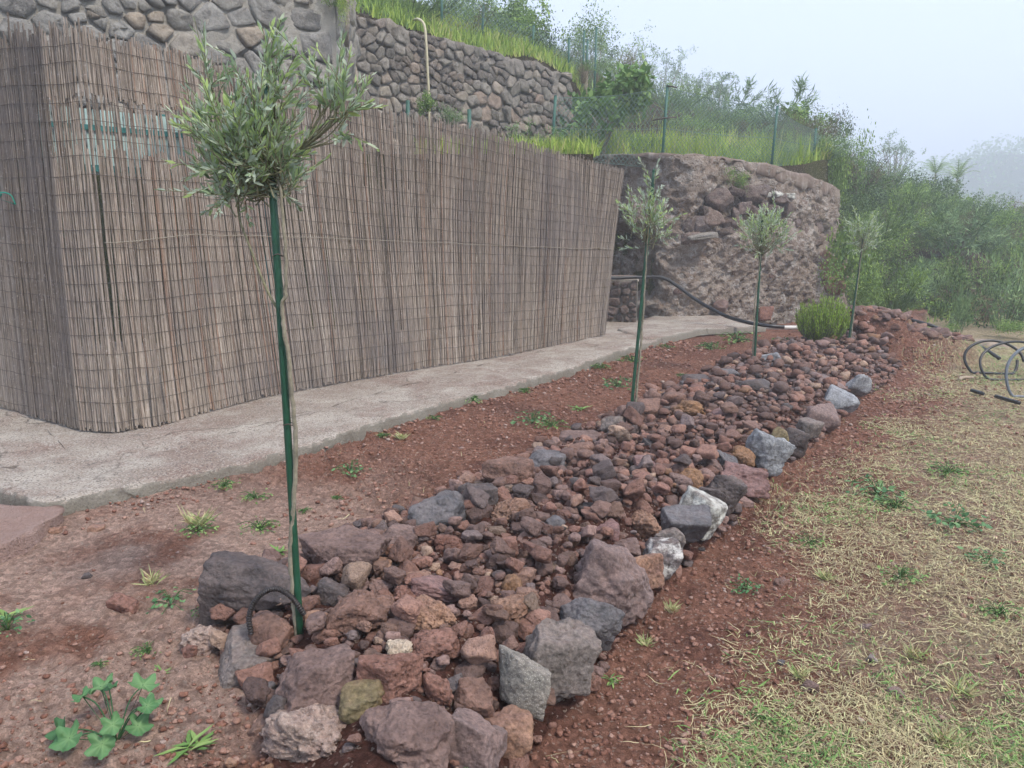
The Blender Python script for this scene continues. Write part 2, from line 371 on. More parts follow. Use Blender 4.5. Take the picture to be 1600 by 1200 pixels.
def reed_mat():
    s = NB('weathered_reed'); p = s.pos(); t = s.attr('tint')
    base = s.ramp(t, [(0, (.11, .09, .074)), (.25, (.21, .175, .145)), (.5, (.31, .265, .222)), (.72, (.40, .345, .295)), (.86, (.26, .165, .115)), (1, (.48, .43, .37))])
    mp = s.n('ShaderNodeMapping'); s.l(p, mp.inputs[0]); mp.inputs['Scale'].default_value = (1, 1, .12)
    col = s.mix(s.ramp(s.noise(mp.outputs[0], 60, 4, .7), [(.3, 0), (.7, 1)]), s.mix(1, base, (.6, .58, .56), 'MULTIPLY'), s.mix(1, base, (1.3, 1.28, 1.25), 'MULTIPLY'))
    col = s.mix(s.ramp(s.noise(p, 35, 5, .75), [(.58, 0), (.68, .65)]), col, (.52, .47, .43))
    col = s.mix(s.ramp(s.noise(p, .9, 4, .6), [(.45, 0), (.65, .55)]), col, (.175, .155, .15))
    return s.done(col, .85, s.bump(s.noise(mp.outputs[0], 120, 3, .6), .6, .004), .2)
M['reed'] = reed_mat()

# ------------------------------------------------------------------ the lie of the land
def polyG(px, z): return np.array([G(u, v, z)[:2] for u, v in px])
BED_Z = .17
R_PX = [(770, 1290), (800, 1215), (835, 1165), (925, 1075), (985, 975), (1050, 905), (1135, 830), (1200, 745), (1262, 705), (1335, 635), (1392, 595), (1405, 572)]
L_PX = [(380, 1290), (415, 1190), (400, 1100), (330, 1010), (345, 930), (480, 862), (640, 795), (740, 748), (860, 695), (960, 650), (1060, 603), (1130, 572), (1200, 548), (1300, 540)]
R_LINE = polyG(R_PX, .02); L_LINE = polyG(L_PX, BED_Z)
PATH_PX = [(-760, 700), (-260, 735), (-80, 752), (0, 762), (60, 783), (130, 772), (300, 740), (400, 715), (480, 690), (560, 665), (650, 640), (770, 608), (850, 585), (920, 563), (990, 541), (1060, 520), (1115, 512)]
PATH_Z = .25
PATH_LINE = polyG(PATH_PX, PATH_Z)
def dist_poly(x, y, line):
    """signed distance to an open polyline, positive on its left side"""
    best = np.full(np.shape(x), 1e9); sgn = np.ones(np.shape(x))
    for a, b in zip(line[:-1], line[1:]):
        d = b - a; L2 = (d * d).sum()
        t = np.clip(((x - a[0]) * d[0] + (y - a[1]) * d[1]) / L2, 0, 1)
        dx, dy = x - a[0] - t * d[0], y - a[1] - t * d[1]; q = dx * dx + dy * dy
        m = q < best - 1e-9; best = np.where(m, q, best); sgn = np.where(m, np.sign(d[0] * dy - d[1] * dx), sgn)
    return np.sqrt(best) * sgn
BED = np.concatenate([R_LINE, L_LINE[::-1]])
def inside(x, y, poly):
    r = np.zeros(np.shape(x), bool); n = len(poly)
    for i in range(n):
        x0, y0 = poly[i]; x1, y1 = poly[(i + 1) % n]
        c = ((y0 > y) != (y1 > y)) & (x < (x1 - x0) * (y - y0) / (y1 - y0 + 1e-12) + x0); r ^= c
    return r
MC = G(1435, 560, .1)                     # the mound's middle
def base_z(x, y):
    x = np.asarray(x, float); y = np.asarray(y, float)
    d = dist_poly(x, y, R_LINE)
    z = .15 * ss(-.12, .4, d)
    ins = inside(x, y, BED)
    dl = np.abs(dist_poly(x, y, L_LINE)); dr = np.abs(d)
    z = z + np.where(ins, .11 * ss(0, .35, np.minimum(dl, dr)), 0)
    e = np.sqrt(((x - MC[0] - .28) / 1.22) ** 2 + ((y - MC[1] - .75) / 1.15) ** 2)
    e = e + .10 * fbm(x * 1.5, y * 1.5, 0, 3, 91)
    z = z + .42 * (1 - ss(.55, .98, e)) * (1 - .35 * ss(0, 1.2, x - MC[0]))
    e2 = np.sqrt(((x - MC[0] + 1.1) / 1.3) ** 2 + ((y - MC[1] - .9) / 1.0) ** 2)
    z = z + .10 * (1 - ss(.5, 1.0, e2))
    dp = dist_poly(x, y, PATH_LINE); z = z + .018 * np.exp(-(dp / .35) ** 2) * (y > 2.5)
    return z + .018 * fbm(x * .9, y * .9, 0, 3, 3)
def ground_z(x, y):
    z = base_z(x, y)
    fine = .015 * fbm(x * 9, y * 9, 0, 6, 21, .72)
    rough = ss(-.15, .5, fbm(x * .8, y * .8, 3, 3, 5))
    crumb = .016 * ss(.15, .75, fbm(x * 22, y * 22, 5, 3, 24, .6)) * (y < 9)
    return z + fine * (.6 + .9 * rough) + crumb * (.4 + rough)
def base1(x, y): return float(base_z(np.array([x]), np.array([y]))[0])

def wall_y(x):                            # foot of the retaining wall
    return np.interp(x, [RA[0], RB[0], RC[0], RD[0]], [RA[1], RB[1], RC[1], RD[1]])
RA, RB, RC, RD = P(905, 500, 15.5)[:2], P(1040, 500, 14.3)[:2], P(1190, 500, 15.2)[:2], P(1290, 480, 16.8)[:2]
W2A, W2B = np.array((-3.9, 12.2)), np.array((1.4, 18.4))
def hill_z(x, y):
    x = np.asarray(x, float); y = np.asarray(y, float)
    ridge = np.clip(8.9 - .37 * x, -.5, 13)
    def climb(y0, z0, y1=30.):
        t = np.clip((y - y0) / (y1 - y0), 0, 1); return z0 + (ridge - z0) * t
    w2y = W2A[1] + (x - W2A[0]) * (W2B[1] - W2A[1]) / (W2B[0] - W2A[0])
    zl = np.where(y > w2y + .25, climb(w2y, 5.35), 3.0 + .07 * (y - 13))
    zm = climb(15.3, 2.95)
    zr = climb(17.6 - .28 * (x - 8), -.12)
    a = ss(1.3, 2.4, x); z = zl * (1 - a) + zm * a
    b = np.maximum(ss(.0, 1.6, x - RD[0] - 1.15), ((x > RD[0] + .05) & (y < RD[1] + (x - RD[0]) * 2.78 + .3)) * 1.0); z = z * (1 - b) + zr * b
    z = z - np.clip(y - 30, 0, 30) * .08 - np.clip(y - 60, 0, 400) * .22
    z = np.maximum(z, -2.5 + .3 * fbm(x * .05, y * .05, 0, 3, 9))
    z = z + .22 * fbm(x * .5, y * .5, 0, 4, 31) * ss(15, 19, y)
    yf = np.where(x < RA[0], 12.0, wall_y(x)); front = (x < RD[0] + .1) & (y < yf + .22)
    return np.where(front, -.35, np.where((x >= RD[0] + .1) & (y < 16), -.15, z))

def make_ground():
    ys = [1.0]
    while ys[-1] < 21: ys.append(ys[-1] + max(.012, .0058 * ys[-1]))
    ys = np.array(ys)
    xs = [0.0]
    while xs[-1] < 19: xs.append(xs[-1] + (.013 if xs[-1] < 1.6 else .013 + (xs[-1] - 1.6) * .011))
    xs = np.array(xs); xs = np.concatenate([-xs[xs < 9][::-1], xs[1:]])
    X, Y = np.meshgrid(xs, ys); x = X.ravel(); y = Y.ravel()
    z = ground_z(x, y)
    dp = dist_poly(x, y, PATH_LINE)
    z = z - .045 * .2 * np.exp(-(dp / .22) ** 2) * (y > 2.5)
    z = np.where((dp > .12) & (y > 2.5), -.05, z)   # the bed of the slab
    nx, ny = len(xs), len(ys)
    idx = np.arange(nx * ny).reshape(ny, nx)
    F = np.stack([idx[:-1, :-1], idx[:-1, 1:], idx[1:, 1:], idx[1:, :-1]], -1).reshape(-1, 4)
    d = dist_poly(x, y, R_LINE)
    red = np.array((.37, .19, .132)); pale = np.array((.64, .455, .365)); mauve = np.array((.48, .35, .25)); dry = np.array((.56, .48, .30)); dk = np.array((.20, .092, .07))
    n = fbm(x * 1.7, y * 1.7, 0, 5, 41); n2 = fbm(x * 5, y * 5, 0, 4, 43)
    c = np.repeat(red[None], len(x), 0)
    def mixin(c, w, k): return c * (1 - w[:, None]) + k[None] * w[:, None]
    c = mixin(c, ss(.1, .8, n + .4 * n2) * .5, dk)
    left = ss(-.2, -1.0, x) * ss(5.6, 3.6, y)
    c = mixin(c, np.clip(left * ss(-.75, .25, n + .35 * n2 + .3), 0, 1) * .92, pale)
    right = ss(-.45, -1.1, d + .25 * n)
    c = mixin(c, right * .75, mauve)
    c = mixin(c, right * ss(6.5, 9.5, y + n) * .8, dry)
    c = mixin(c, right * ss(.1, .7, n2 + .3 * n) * .4, dry)
    c = mixin(c, inside(x, y, BED) * 1.0, dk * .7)  # soil darkened inside the bed, painting in shade for gaps between stones
    c = mixin(c, (np.abs(dist_poly(x, y, L_LINE)) < .25) * ss(-.1, .6, n2) * .25, dk)
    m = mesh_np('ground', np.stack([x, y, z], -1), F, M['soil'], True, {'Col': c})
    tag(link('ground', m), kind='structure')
make_ground()

def make_hill():
    xs = np.concatenate([np.arange(-16, 24, .25), np.arange(24, 140, 2.)]); ys = np.concatenate([np.arange(11.9, 34, .2), np.arange(34, 60, 1.), np.arange(60, 230, 5.)])
    X, Y = np.meshgrid(xs, ys); x = X.ravel(); y = Y.ravel(); z = hill_z(x, y)
    idx = np.arange(x.size).reshape(Y.shape)
    F = np.stack([idx[:-1, :-1], idx[:-1, 1:], idx[1:, 1:], idx[1:, :-1]], -1).reshape(-1, 4)
    n = fbm(x * .4, y * .4, 0, 4, 8)
    c = np.array((.085, .07, .04))[None] * (1 + .3 * n[:, None]) + np.array((.0, .03, -.01))[None] * ss(0, .6, n)[:, None]
    tag(link('hillside', mesh_np('hillside', np.stack([x, y, z], -1), F, M['soil'], True, {'Col': c})), kind='structure')
make_hill()
def make_far():
    a = np.linspace(0, 2 * pi, 65)[:-1]
    V = [(0, 0, -3.2)] + [(r * cos(t), r * sin(t), -3.2) for r in (60, 900) for t in a]
    F = [(0, 1 + k, 1 + (k + 1) % 64) for k in range(64)] + [(1 + k, 65 + k, 65 + (k + 1) % 64, 1 + (k + 1) % 64) for k in range(64)]
    tag(link('valley_floor', mesh_np('valley_floor', V, F, M['soil'], True, {'Col': np.tile((.10, .12, .05), (129, 1))})), kind='structure')
    # the wooded hill that shows through the fog on the right
    xs = np.arange(30, 190, 3.); ys = np.arange(75, 190, 3.); X, Y = np.meshgrid(xs, ys); x = X.ravel(); y = Y.ravel()
    h = 17.5 * ss(36, 72, x - (y - 110) * .3) * ss(78, 118, y) - 3 + 1.2 * fbm(x * .12, y * .12, 0, 4, 5)
    x, y, h = x * 1.75, y * 1.75, 1.6 + (h - 1.6) * 1.75
    idx = np.arange(x.size).reshape(Y.shape)
    F = np.stack([idx[:-1, :-1], idx[:-1, 1:], idx[1:, 1:], idx[1:, :-1]], -1).reshape(-1, 4)
    tag(link('distant_hill', mesh_np('distant_hill', np.stack([x, y, h], -1), F, M['soil'], True, {'Col': np.tile((.06, .09, .04), (x.size, 1))})), kind='structure')
    return x, y, h
FAR = make_far()

# ------------------------------------------------------------------ the concrete path
def make_path():
    line = smooth_line([np.array((*p, 0)) for p in PATH_LINE], 10)[:, :2]
    seg = np.r_[0, np.cumsum(np.linalg.norm(np.diff(line, axis=0), axis=1))]
    s = np.arange(0, seg[-1], .025); ex = np.interp(s, seg, line[:, 0]); ey = np.interp(s, seg, line[:, 1])
    tx, ty = np.gradient(ex), np.gradient(ey); L = np.hypot(tx, ty); k = np.ones(25) / 25
    nx, ny = -ty / L, tx / L
    nx = np.convolve(np.pad(nx, 12, 'edge'), k, 'valid'); ny = np.convolve(np.pad(ny, 12, 'edge'), k, 'valid')
    wob = .030 * fbm(s * 2.2, 0, 0, 4, 61, .6)
    prof = [(-.025, -.22), (-.012, -.13), (-.006, -.07), (-.001, -.022), (.010, -.005)] + [(t, 0) for t in np.r_[.035:.4:.03, .4:1.2:.05, 1.2:6:.2]]
    V = []
    for t, dz in prof:
        px, py = ex + nx * (t + wob), ey + ny * (t + wob)
        z = PATH_Z + dz + .010 * fbm(px * 3, py * 3, 0, 5, 62, .6) + .004 * fbm(px * 22, py * 22, 0, 2, 63)
        if dz < -.001:
            j = .016 * fbm(px * 14, py * 14, z * 14, 3, 64); px = px - nx * j; py = py - ny * j
        V.append(np.stack([px, py, z], -1))
    V = np.array(V); m, n = V.shape[:2]; idx = np.arange(m * n).reshape(m, n)
    F = np.stack([idx[:-1, :-1], idx[:-1, 1:], idx[1:, 1:], idx[1:, :-1]], -1).reshape(-1, 4)
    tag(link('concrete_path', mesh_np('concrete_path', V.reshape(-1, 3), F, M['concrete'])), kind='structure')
make_path()
def slab(name, px, z, thick, mat, label=None, kind='structure', seed=0, cat=None):
    """an irregular slab with a rough rim"""
    pts = polyG(px, z); c = pts.mean(0)
    line = smooth_line([np.array((*p, 0)) for p in list(pts) + [pts[0]]], 10)[:, :2][:-1]
    n = len(line); rings = []
    for k, (sc, dz) in enumerate([(1.015, -thick), (1.0, -.02), (.985, 0)] + [(q, 0) for q in np.linspace(.93, .0, 16)]):
        q = c + (line - c) * sc
        zz = z + dz + .008 * fbm(q[:, 0] * 6, q[:, 1] * 6, 0, 4, 70 + seed)
        q = q + (.012 * fbm(q[:, 0] * 9, q[:, 1] * 9, k, 3, 71))[:, None] * (k < 3)
        rings.append(np.c_[q, zz])
    V = np.array(rings); m = len(V); idx = np.arange(m * n).reshape(m, n); nx = np.roll(idx, -1, 1)
    F = np.stack([idx[:-1], nx[:-1], nx[1:], idx[1:]], -1).reshape(-1, 4)
    o = link(name, mesh_np(name, V.reshape(-1, 3), F, mat)); tag(o, label, cat, None, kind); return o
slab('lower_slab', [(-260, 800), (-60, 789), (66, 789), (100, 797), (62, 822), (0, 852), (-120, 872), (-260, 880)], .225, .12, M['crust'])
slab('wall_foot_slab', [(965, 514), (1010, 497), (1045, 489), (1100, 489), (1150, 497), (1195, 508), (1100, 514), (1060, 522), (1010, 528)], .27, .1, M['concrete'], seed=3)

# ------------------------------------------------------------------ rocks
_ico = {}
def ico(level):
    if level not in _ico:
        bm = bmesh.new(); bmesh.ops.create_icosphere(bm, subdivisions=level, radius=1)
        _ico[level] = (np.array([v.co[:] for v in bm.verts]), np.array([[v.index for v in f.verts] for f in bm.faces])); bm.free()
    return _ico[level]
def rock(seed, level=4, planes=12, p=18, amp=.05, rough=.02, size=(1, 1, 1), flat=0, pits=0):
    r = np.random.default_rng(seed); D, F = ico(level)
    N = r.normal(size=(planes, 3)); N /= np.linalg.norm(N, axis=1)[:, None]
    d = r.uniform(.62, 1.0, planes)
    N = np.vstack([N, np.eye(3), -np.eye(3)]); d = np.r_[d, np.full(6, 1.0)]
    if flat:
        t = np.array((r.normal() * .25, r.normal() * .25, 1)); t /= np.linalg.norm(t)
        N = np.vstack([N, t, -t]); d = np.r_[d, flat, flat + .1]
    q = np.clip(D @ N.T, 0, None) / d
    rad = (q ** p).sum(1) ** (-1 / p)
    V = D * rad[:, None]
    s = seed * 3.7
    V = V + D * (amp * 2.2 * fbm(D[:, 0] * 1.7 + s, D[:, 1] * 1.7, D[:, 2] * 1.7 + s, 3, seed % 97))[:, None]
    if rough: V = V + D * (rough * fbm(V[:, 0] * 6 + s, V[:, 1] * 6, V[:, 2] * 6, 4, 5 + seed % 91, .6))[:, None]
    if pits:
        c = fbm(V[:, 0] * 9 + s, V[:, 1] * 9, V[:, 2] * 9, 2, 15); V = V - D * (pits * ss(.25, .7, c))[:, None]
    V = V / np.abs(V).max(0)
    return V * np.asarray(size), F

def boulder(u, v, w, h, mat, label, kind='angular', tilt=0, dep=.8, zb=None, seed=None, lift=0, rz=None, name='boulder'):
    """a boulder whose middle lies on the line of sight (u, v), w by h pixels as seen from here"""
    zc = BED_Z + .04 if zb is None else zb
    for _ in range(3):
        c = G(u, v, zc); t = sqrt(c[0] ** 2 + c[1] ** 2 + (CAMZ - c[2]) ** 2)
        ww = w / FPX * t / 2 * 1.0; hh = h / FPX * t / 2 * 1.0
        g = base1(c[0], c[1]); zc = g + hh * .45 + lift
    seed = seed or int(u * 7 + v)
    K = dict(angular=dict(planes=9, p=26, amp=.05, rough=.035), round=dict(planes=12, p=7, amp=.06, rough=.04),
             porous=dict(planes=12, p=7, amp=.07, rough=.07, pits=.10), slab=dict(planes=7, p=34, amp=.03, rough=.03, flat=.55),
             jag=dict(planes=7, p=50, amp=.07, rough=.05))[kind]
    lev = 6 if t < 3.7 and w > 84 else 5 if t < 6.5 and w > 38 else 4
    V, F = rock(seed, lev, size=(ww, ww * dep, max(hh, ww * .35)), **K)
    o = link(name, mesh_np(name, V, F, M[mat]), None, (c[0], c[1], c[2]), (radians((seed * 13) % 20 - 10), radians(tilt), radians(((seed * 31) % 40 - 20) if rz is None else rz)))
    tag(o, label, 'boulder'); FOOT.append((c[0], c[1], ww * .86, ww * dep * .8)); return o
FOOT = []
B = [
 (415, 925, 172, 98, 'dark', 'largest dark brown boulder at the left corner of the bed behind the rebar hoop', 'angular', 6, .55),
 (388, 1022, 90, 56, 'grey', 'flat grey slab lying left of the first tree in front of the dark boulder', 'slab', 4, 1.1),
 (424, 992, 72, 78, 'brown', 'rust brown wedge shaped rock under the rebar hoop', 'angular', 0, .8),
 (538, 868, 140, 86, 'purple', 'long dark purple boulder just right of the first tree trunk', 'angular', -8, .7),
 (622, 848, 70, 54, 'purple', 'dull purple rock right of the long purple boulder', 'angular', 0, .8),
 (687, 800, 98, 74, 'slate', 'blue black shiny boulder on the left edge of the bed', 'angular', -10, .8),
 (750, 786, 54, 56, 'dark', 'dark brown rock beside the blue black boulder', 'angular', 0, .8),
 (793, 745, 84, 64, 'brown', 'large rounded brown boulder on the left edge of the bed', 'round', 0, .8),
 (798, 802, 74, 50, 'orange', 'porous orange rock in front of the rounded brown boulder', 'porous', 0, .8),
 (851, 724, 64, 36, 'slate', 'dark blue flat topped rock behind the rounded brown boulder', 'angular', 6, .8),
 (497, 1082, 122, 94, 'purple', 'purple boulder with white marks near the bottom left of the bed', 'angular', -6, .85),
 (607, 1060, 98, 74, 'red', 'reddish boulder right of the purple boulder with white marks', 'angular', 8, .8),
 (566, 1097, 74, 50, 'olive', 'small smooth olive green stone between purple boulders at the front', 'round', -6, .8),
 (632, 1148, 146, 96, 'purple', 'large smooth purple grey boulder at the bottom front of the bed', 'round', 6, .8),
 (745, 1162, 100, 88, 'rose', 'rosy brown split slab at the bottom edge of the picture', 'slab', 24, .8),
 (795, 1140, 76, 72, 'tan', 'tan rounded rock at the bottom right corner of the bed', 'angular', 0, .8),
 (813, 1062, 84, 98, 'speckled', 'speckled grey boulder left of the tall split boulder', 'slab', 10, .8),
 (740, 1094, 62, 76, 'brown', 'upright brown rock left of the speckled grey boulder', 'angular', 0, .7),
 (872, 1030, 112, 128, 'grey', 'tall split brown grey boulder leaning on the front right edge', 'jag', 16, .7),
 (922, 970, 96, 78, 'slate', 'blue grey boulder right of the tall split boulder', 'angular', 18, .7),
 (960, 914, 132, 118, 'rose', 'large layered rose grey slab on the right edge of the bed', 'jag', 22, .85),
 (1006, 893, 70, 64, 'tan', 'tan faced block leaning on the layered rose slab', 'angular', 0, .7),
 (1030, 872, 66, 56, 'patch', 'black rock with white patches on the right edge', 'angular', 0, .75),
 (1047, 843, 48, 46, 'grey', 'small grey brown rock above the white patched rock', 'round', 0, .8),
 (1006, 820, 54, 52, 'orange', 'rounded orange rock inside the bed near its right edge', 'porous', 0, .85),
 (1062, 818, 86, 58, 'slate', 'blue grey wedge boulder beside the white lichened boulder', 'slab', 14, .7),
 (1096, 806, 74, 62, 'lichen', 'white lichened boulder on the right edge of the bed', 'angular', 26, .7),
 (1110, 782, 50, 52, 'dark', 'thin dark blade of rock behind the white lichened boulder', 'slab', 30, .6),
 (1134, 772, 66, 66, 'dark', 'layered dark boulder leaning on the right edge', 'jag', 28, .7),
 (1158, 748, 78, 52, 'wine', 'wine red shiny rock between the layered dark boulder and the pale blue one', 'jag', 10, .7),
 (1080, 751, 42, 40, 'ochre', 'round ochre rock inside the bed beside the layered dark boulder', 'round', 0, .9),
 (1158, 716, 44, 34, 'ochre', 'orange egg shaped rock left of the pale blue speckled boulder', 'round', 12, .9),
 (1130, 718, 40, 34, 'slate', 'blue grey rock left of the orange egg shaped rock', 'angular', 18, .8),
 (1195, 708, 66, 64, 'blue', 'pale blue speckled boulder in the middle of the right edge', 'jag', 24, .65),
 (1221, 694, 34, 46, 'olive', 'narrow olive brown rock right of the pale blue speckled boulder', 'angular', 20, .7),
 (1243, 693, 38, 42, 'dark', 'small dark blue rock at the right foot of the bed', 'angular', 20, .7),
 (1285, 652, 54, 56, 'rose', 'long rose coloured slab leaning toward the field', 'slab', 34, .6),
 (1262, 668, 40, 34, 'grey', 'grey brown flat rock left of the long rose slab', 'slab', 20, .7),
 (1315, 626, 48, 42, 'blue', 'pale blue flat faced boulder on the far right edge', 'slab', 28, .7),
 (1344, 602, 34, 38, 'blue', 'farthest pale blue grey boulder on the right edge', 'slab', 38, .6),
 (1297, 602, 58, 30, 'rose', 'flat pinkish slab above the pale blue boulders', 'slab', 18, .8),
 (1174, 604, 54, 32, 'dark', 'dark block with flat pinkish top near the third tree', 'slab', 3, .8),
 (1202, 560, 50, 20, 'blue', 'blue grey flat boulder behind the third tree', 'slab', 0, .8),
 (1139, 586, 40, 20, 'slate', 'blue grey rock left of the third tree', 'angular', 0, .8),
 (1086, 597, 46, 22, 'dark', 'dark flat rock on the left edge before the third tree', 'slab', 0, .8),
 (1072, 606, 22, 20, 'slate', 'small slate rock at the left edge below the dark flat rock', 'angular', 0, .9),
 (1075, 643, 54, 36, 'ochre', 'large rusty ochre mossy boulder between the second and third trees', 'porous', 0, .9),
 (1090, 616, 34, 22, 'red', 'red porous rock behind the rusty mossy boulder', 'porous', 0, .9),
 (1046, 627, 46, 32, 'brown', 'brown rock left of the rusty mossy boulder', 'angular', 0, .9),
 (1131, 647, 38, 24, 'wine', 'flat topped red block right of the rusty mossy boulder', 'slab', 0, .9),
 (958, 668, 48, 36, 'grey', 'grey brown block at the foot of the second stake', 'angular', 0, .8),
 (911, 685, 72, 26, 'purple', 'flat purple slab left of the second stake', 'slab', 0, .8),
 (905, 706, 50, 26, 'brown', 'brown rock in front of the flat purple slab', 'round', 0, .8),
 (1003, 645, 56, 36, 'brown', 'brown rock right of the second stake', 'angular', 0, .9),
 (681, 966, 86, 58, 'tan', 'rough yellow brown boulder in the middle of the near bed', 'porous', 6, .8),
 (688, 924, 92, 40, 'wine', 'long orange and wine red rock behind the rough yellow brown boulder', 'angular', 12, .7),
 (630, 936, 46, 42, 'red', 'red porous rock left of the rough yellow brown boulder', 'porous', 0, .9),
 (564, 955, 104, 74, 'brown', 'dark brown angular boulder right of the first stake', 'jag', -14, .8),
 (522, 930, 48, 46, 'dark', 'small dark rock behind the first stake', 'angular', 0, .9),
 (500, 972, 46, 34, 'tan', 'tan rock at the right foot of the first stake', 'angular', 0, .9),
 (626, 1019, 44, 34, 'cream', 'cream coloured porous rock in the near bed', 'porous', 0, .9),
 (592, 893, 42, 38, 'tan', 'pointed tan stone beneath the dull purple rock', 'jag', 0, .8),
 (791, 962, 68, 54, 'orange', 'porous orange rounded rock left of the tall split boulder', 'porous', 0, .9),
 (701, 850, 50, 36, 'red', 'smooth red rounded rock in front of the blue black boulder', 'round', 0, .9),
 (676, 1006, 84, 46, 'red', 'broad reddish porous rock in front of the rough yellow brown boulder', 'porous', 0, .9),
 (800, 913, 32, 34, 'ochre', 'small greenish ochre egg stone in the middle of the bed', 'round', 0, .9),
 (865, 820, 38, 26, 'slate', 'small dark slate rock amid red rubble', 'angular', 0, .9),
 (947, 832, 42, 36, 'wine', 'dark wine block amid the rubble left of the orange rounded rock', 'angular', 0, .9),
 (980, 857, 40, 34, 'purple', 'purplish rock behind the large layered slab', 'angular', 0, .9),
 (929, 762, 42, 26, 'brown', 'brown block in the middle of the bed past the porous orange rock', 'angular', 0, .9),
 (1005, 727, 42, 28, 'wine', 'reddish purple block in the middle of the bed', 'angular', 0, .9),
 (658, 908, 60, 40, 'tan', 'pale tan rock behind the wine red rock', 'round', 0, .9),
 (1060, 755, 40, 32, 'purple', 'purple rock left of the round ochre rock', 'round', 0, .9),
 (685, 1088, 50, 60, 'red', 'red block between the reddish boulder and the upright brown rock', 'porous', 0, .8),
 (320, 1006, 34, 26, 'brown', 'small brown clod stone on the pale mortar lump', 'round', 0, .9),
]
for b in B:
    u, v, w, h, mt, lab, kd, tl, dp = b; boulder(u, v, w, h, mt, lab, kd, tl, dp)
boulder(322, 1000, 66, 52, 'mortar_lump', 'pale pinkish mortar lump at the left corner of the bed', 'porous', 0, .8, name='mortar_lump')['category'] = 'mortar lump'
boulder(505, 1162, 170, 96, 'mortar_lump', 'large crumbly pale mortar lump under the purple boulders at the bottom', 'porous', 14, .8, lift=-.07, name='mortar_lump')['category'] = 'mortar lump'

# the rubble between the boulders
def rubble():
    bed = tag(empty('stone_bed', (*BED.mean(0), .15)), 'long raised bed of loose red brown volcanic rubble between the boulders', 'stone bed')
    off = np.array(bed.location)
    protos = []
    for k in range(18):
        pr = [dict(planes=9, p=24, amp=.05, rough=.04), dict(planes=11, p=9, amp=.07, rough=.05, pits=.06), dict(planes=7, p=34, amp=.04, rough=.03, flat=.65)][k % 3]
        V, F = rock(500 + k, 4, size=(1, .72 + .25 * rnd.random(), .5 + .3 * rnd.random()), **pr)
        protos.append((mesh_np('stone', V, F, M['rubble']), rock(500 + k, 3, size=(1, .8, .65), **pr)))
    low = [rock(560 + k, 2, planes=8, p=16, amp=.10, rough=.05, size=(1, .8, .62)) for k in range(6)]
    cand = []
    lo, hi = BED.min(0), BED.max(0)
    pts = []
    grid = {}
    def ok(x, y, r):
        gx, gy = int(x / .15), int(y / .15)
        for i in range(gx - 1, gx + 2):
            for j in range(gy - 1, gy + 2):
                for (a, b, q) in grid.get((i, j), ()):
                    if (a - x) ** 2 + (b - y) ** 2 < ((q + r) * .72) ** 2: return False
        return True
    N = 80000
    X = RG.uniform(lo[0], hi[0], N); Y = RG.uniform(lo[1], hi[1], N)
    ins = inside(X, Y, BED) & (Y > 1.9)
    dR = np.abs(dist_poly(X, Y, R_LINE)); 
    for i in range(N):
        if not ins[i]: continue
        x, y = X[i], Y[i]
        f = i / N
        r = (.056 if f < .03 else .041 if f < .12 else .030 if f < .42 else .022 if f < .75 else .015) * (.8 + .5 * rnd.random()) * (1 + max(0, y - 4) * .05)
        if any(((x - a) / (p + r * .35)) ** 2 + ((y - b) / (q + r * .35)) ** 2 < 1 for a, b, p, q in FOOT if abs(x - a) < .5): continue
        if ok(x, y, r):
            grid.setdefault((int(x / .15), int(y / .15)), []).append((x, y, r)); pts.append((x, y, r))
    # a second, looser layer on top
    for (x, y, r) in list(pts):
        if rnd.random() < .62 and r > .018:
            r2 = r * rnd.uniform(.7, 1.15); pts.append((x + rnd.uniform(-1, 1) * r, y + rnd.uniform(-1, 1) * r, -r2))
    P_ = np.array(pts); Z = base_z(P_[:, 0], P_[:, 1])
    for i, (x, y, r) in enumerate(pts):
        top = r < 0; r = abs(r)
        z = Z[i] + r * .32 + (r * 1.05 if top else 0)
        cand.append((r / y, x, y, z, r))
    cand.sort(reverse=True)
    acc = Acc()
    for k, (_, x, y, z, r) in enumerate(cand):
        me, (V, F) = protos[rnd.randrange(18)]
        e = (rnd.uniform(-.5, .5), rnd.uniform(-.5, .5), rnd.uniform(0, 6.28))
        if k >= 300 and (k > 1100 or y > 5.5): V, F = low[k % 6]
        if k < 300:
            link('stone', me, bed, (x - off[0], y - off[1], z - off[2]), e, (r, r, r))
        else:
            c, s = cos(e[2]), sin(e[2]); Rz = np.array([[c, -s, 0], [s, c, 0], [0, 0, 1]])
            c, s = cos(e[0]), sin(e[0]); Rx = np.array([[1, 0, 0], [0, c, -s], [0, s, c]])
            Vv = V
            if y > 7: V2, F2 = Vv, F
            acc.add((Vv * r) @ Rx.T @ Rz.T + (x, y, z), F, rnd.random())
    o = link('small_rubble', acc.mesh('small_rubble', M['rubble_t'], True, off), bed); o['kind'] = 'stuff'
    print('rubble', len(cand))
rubble()

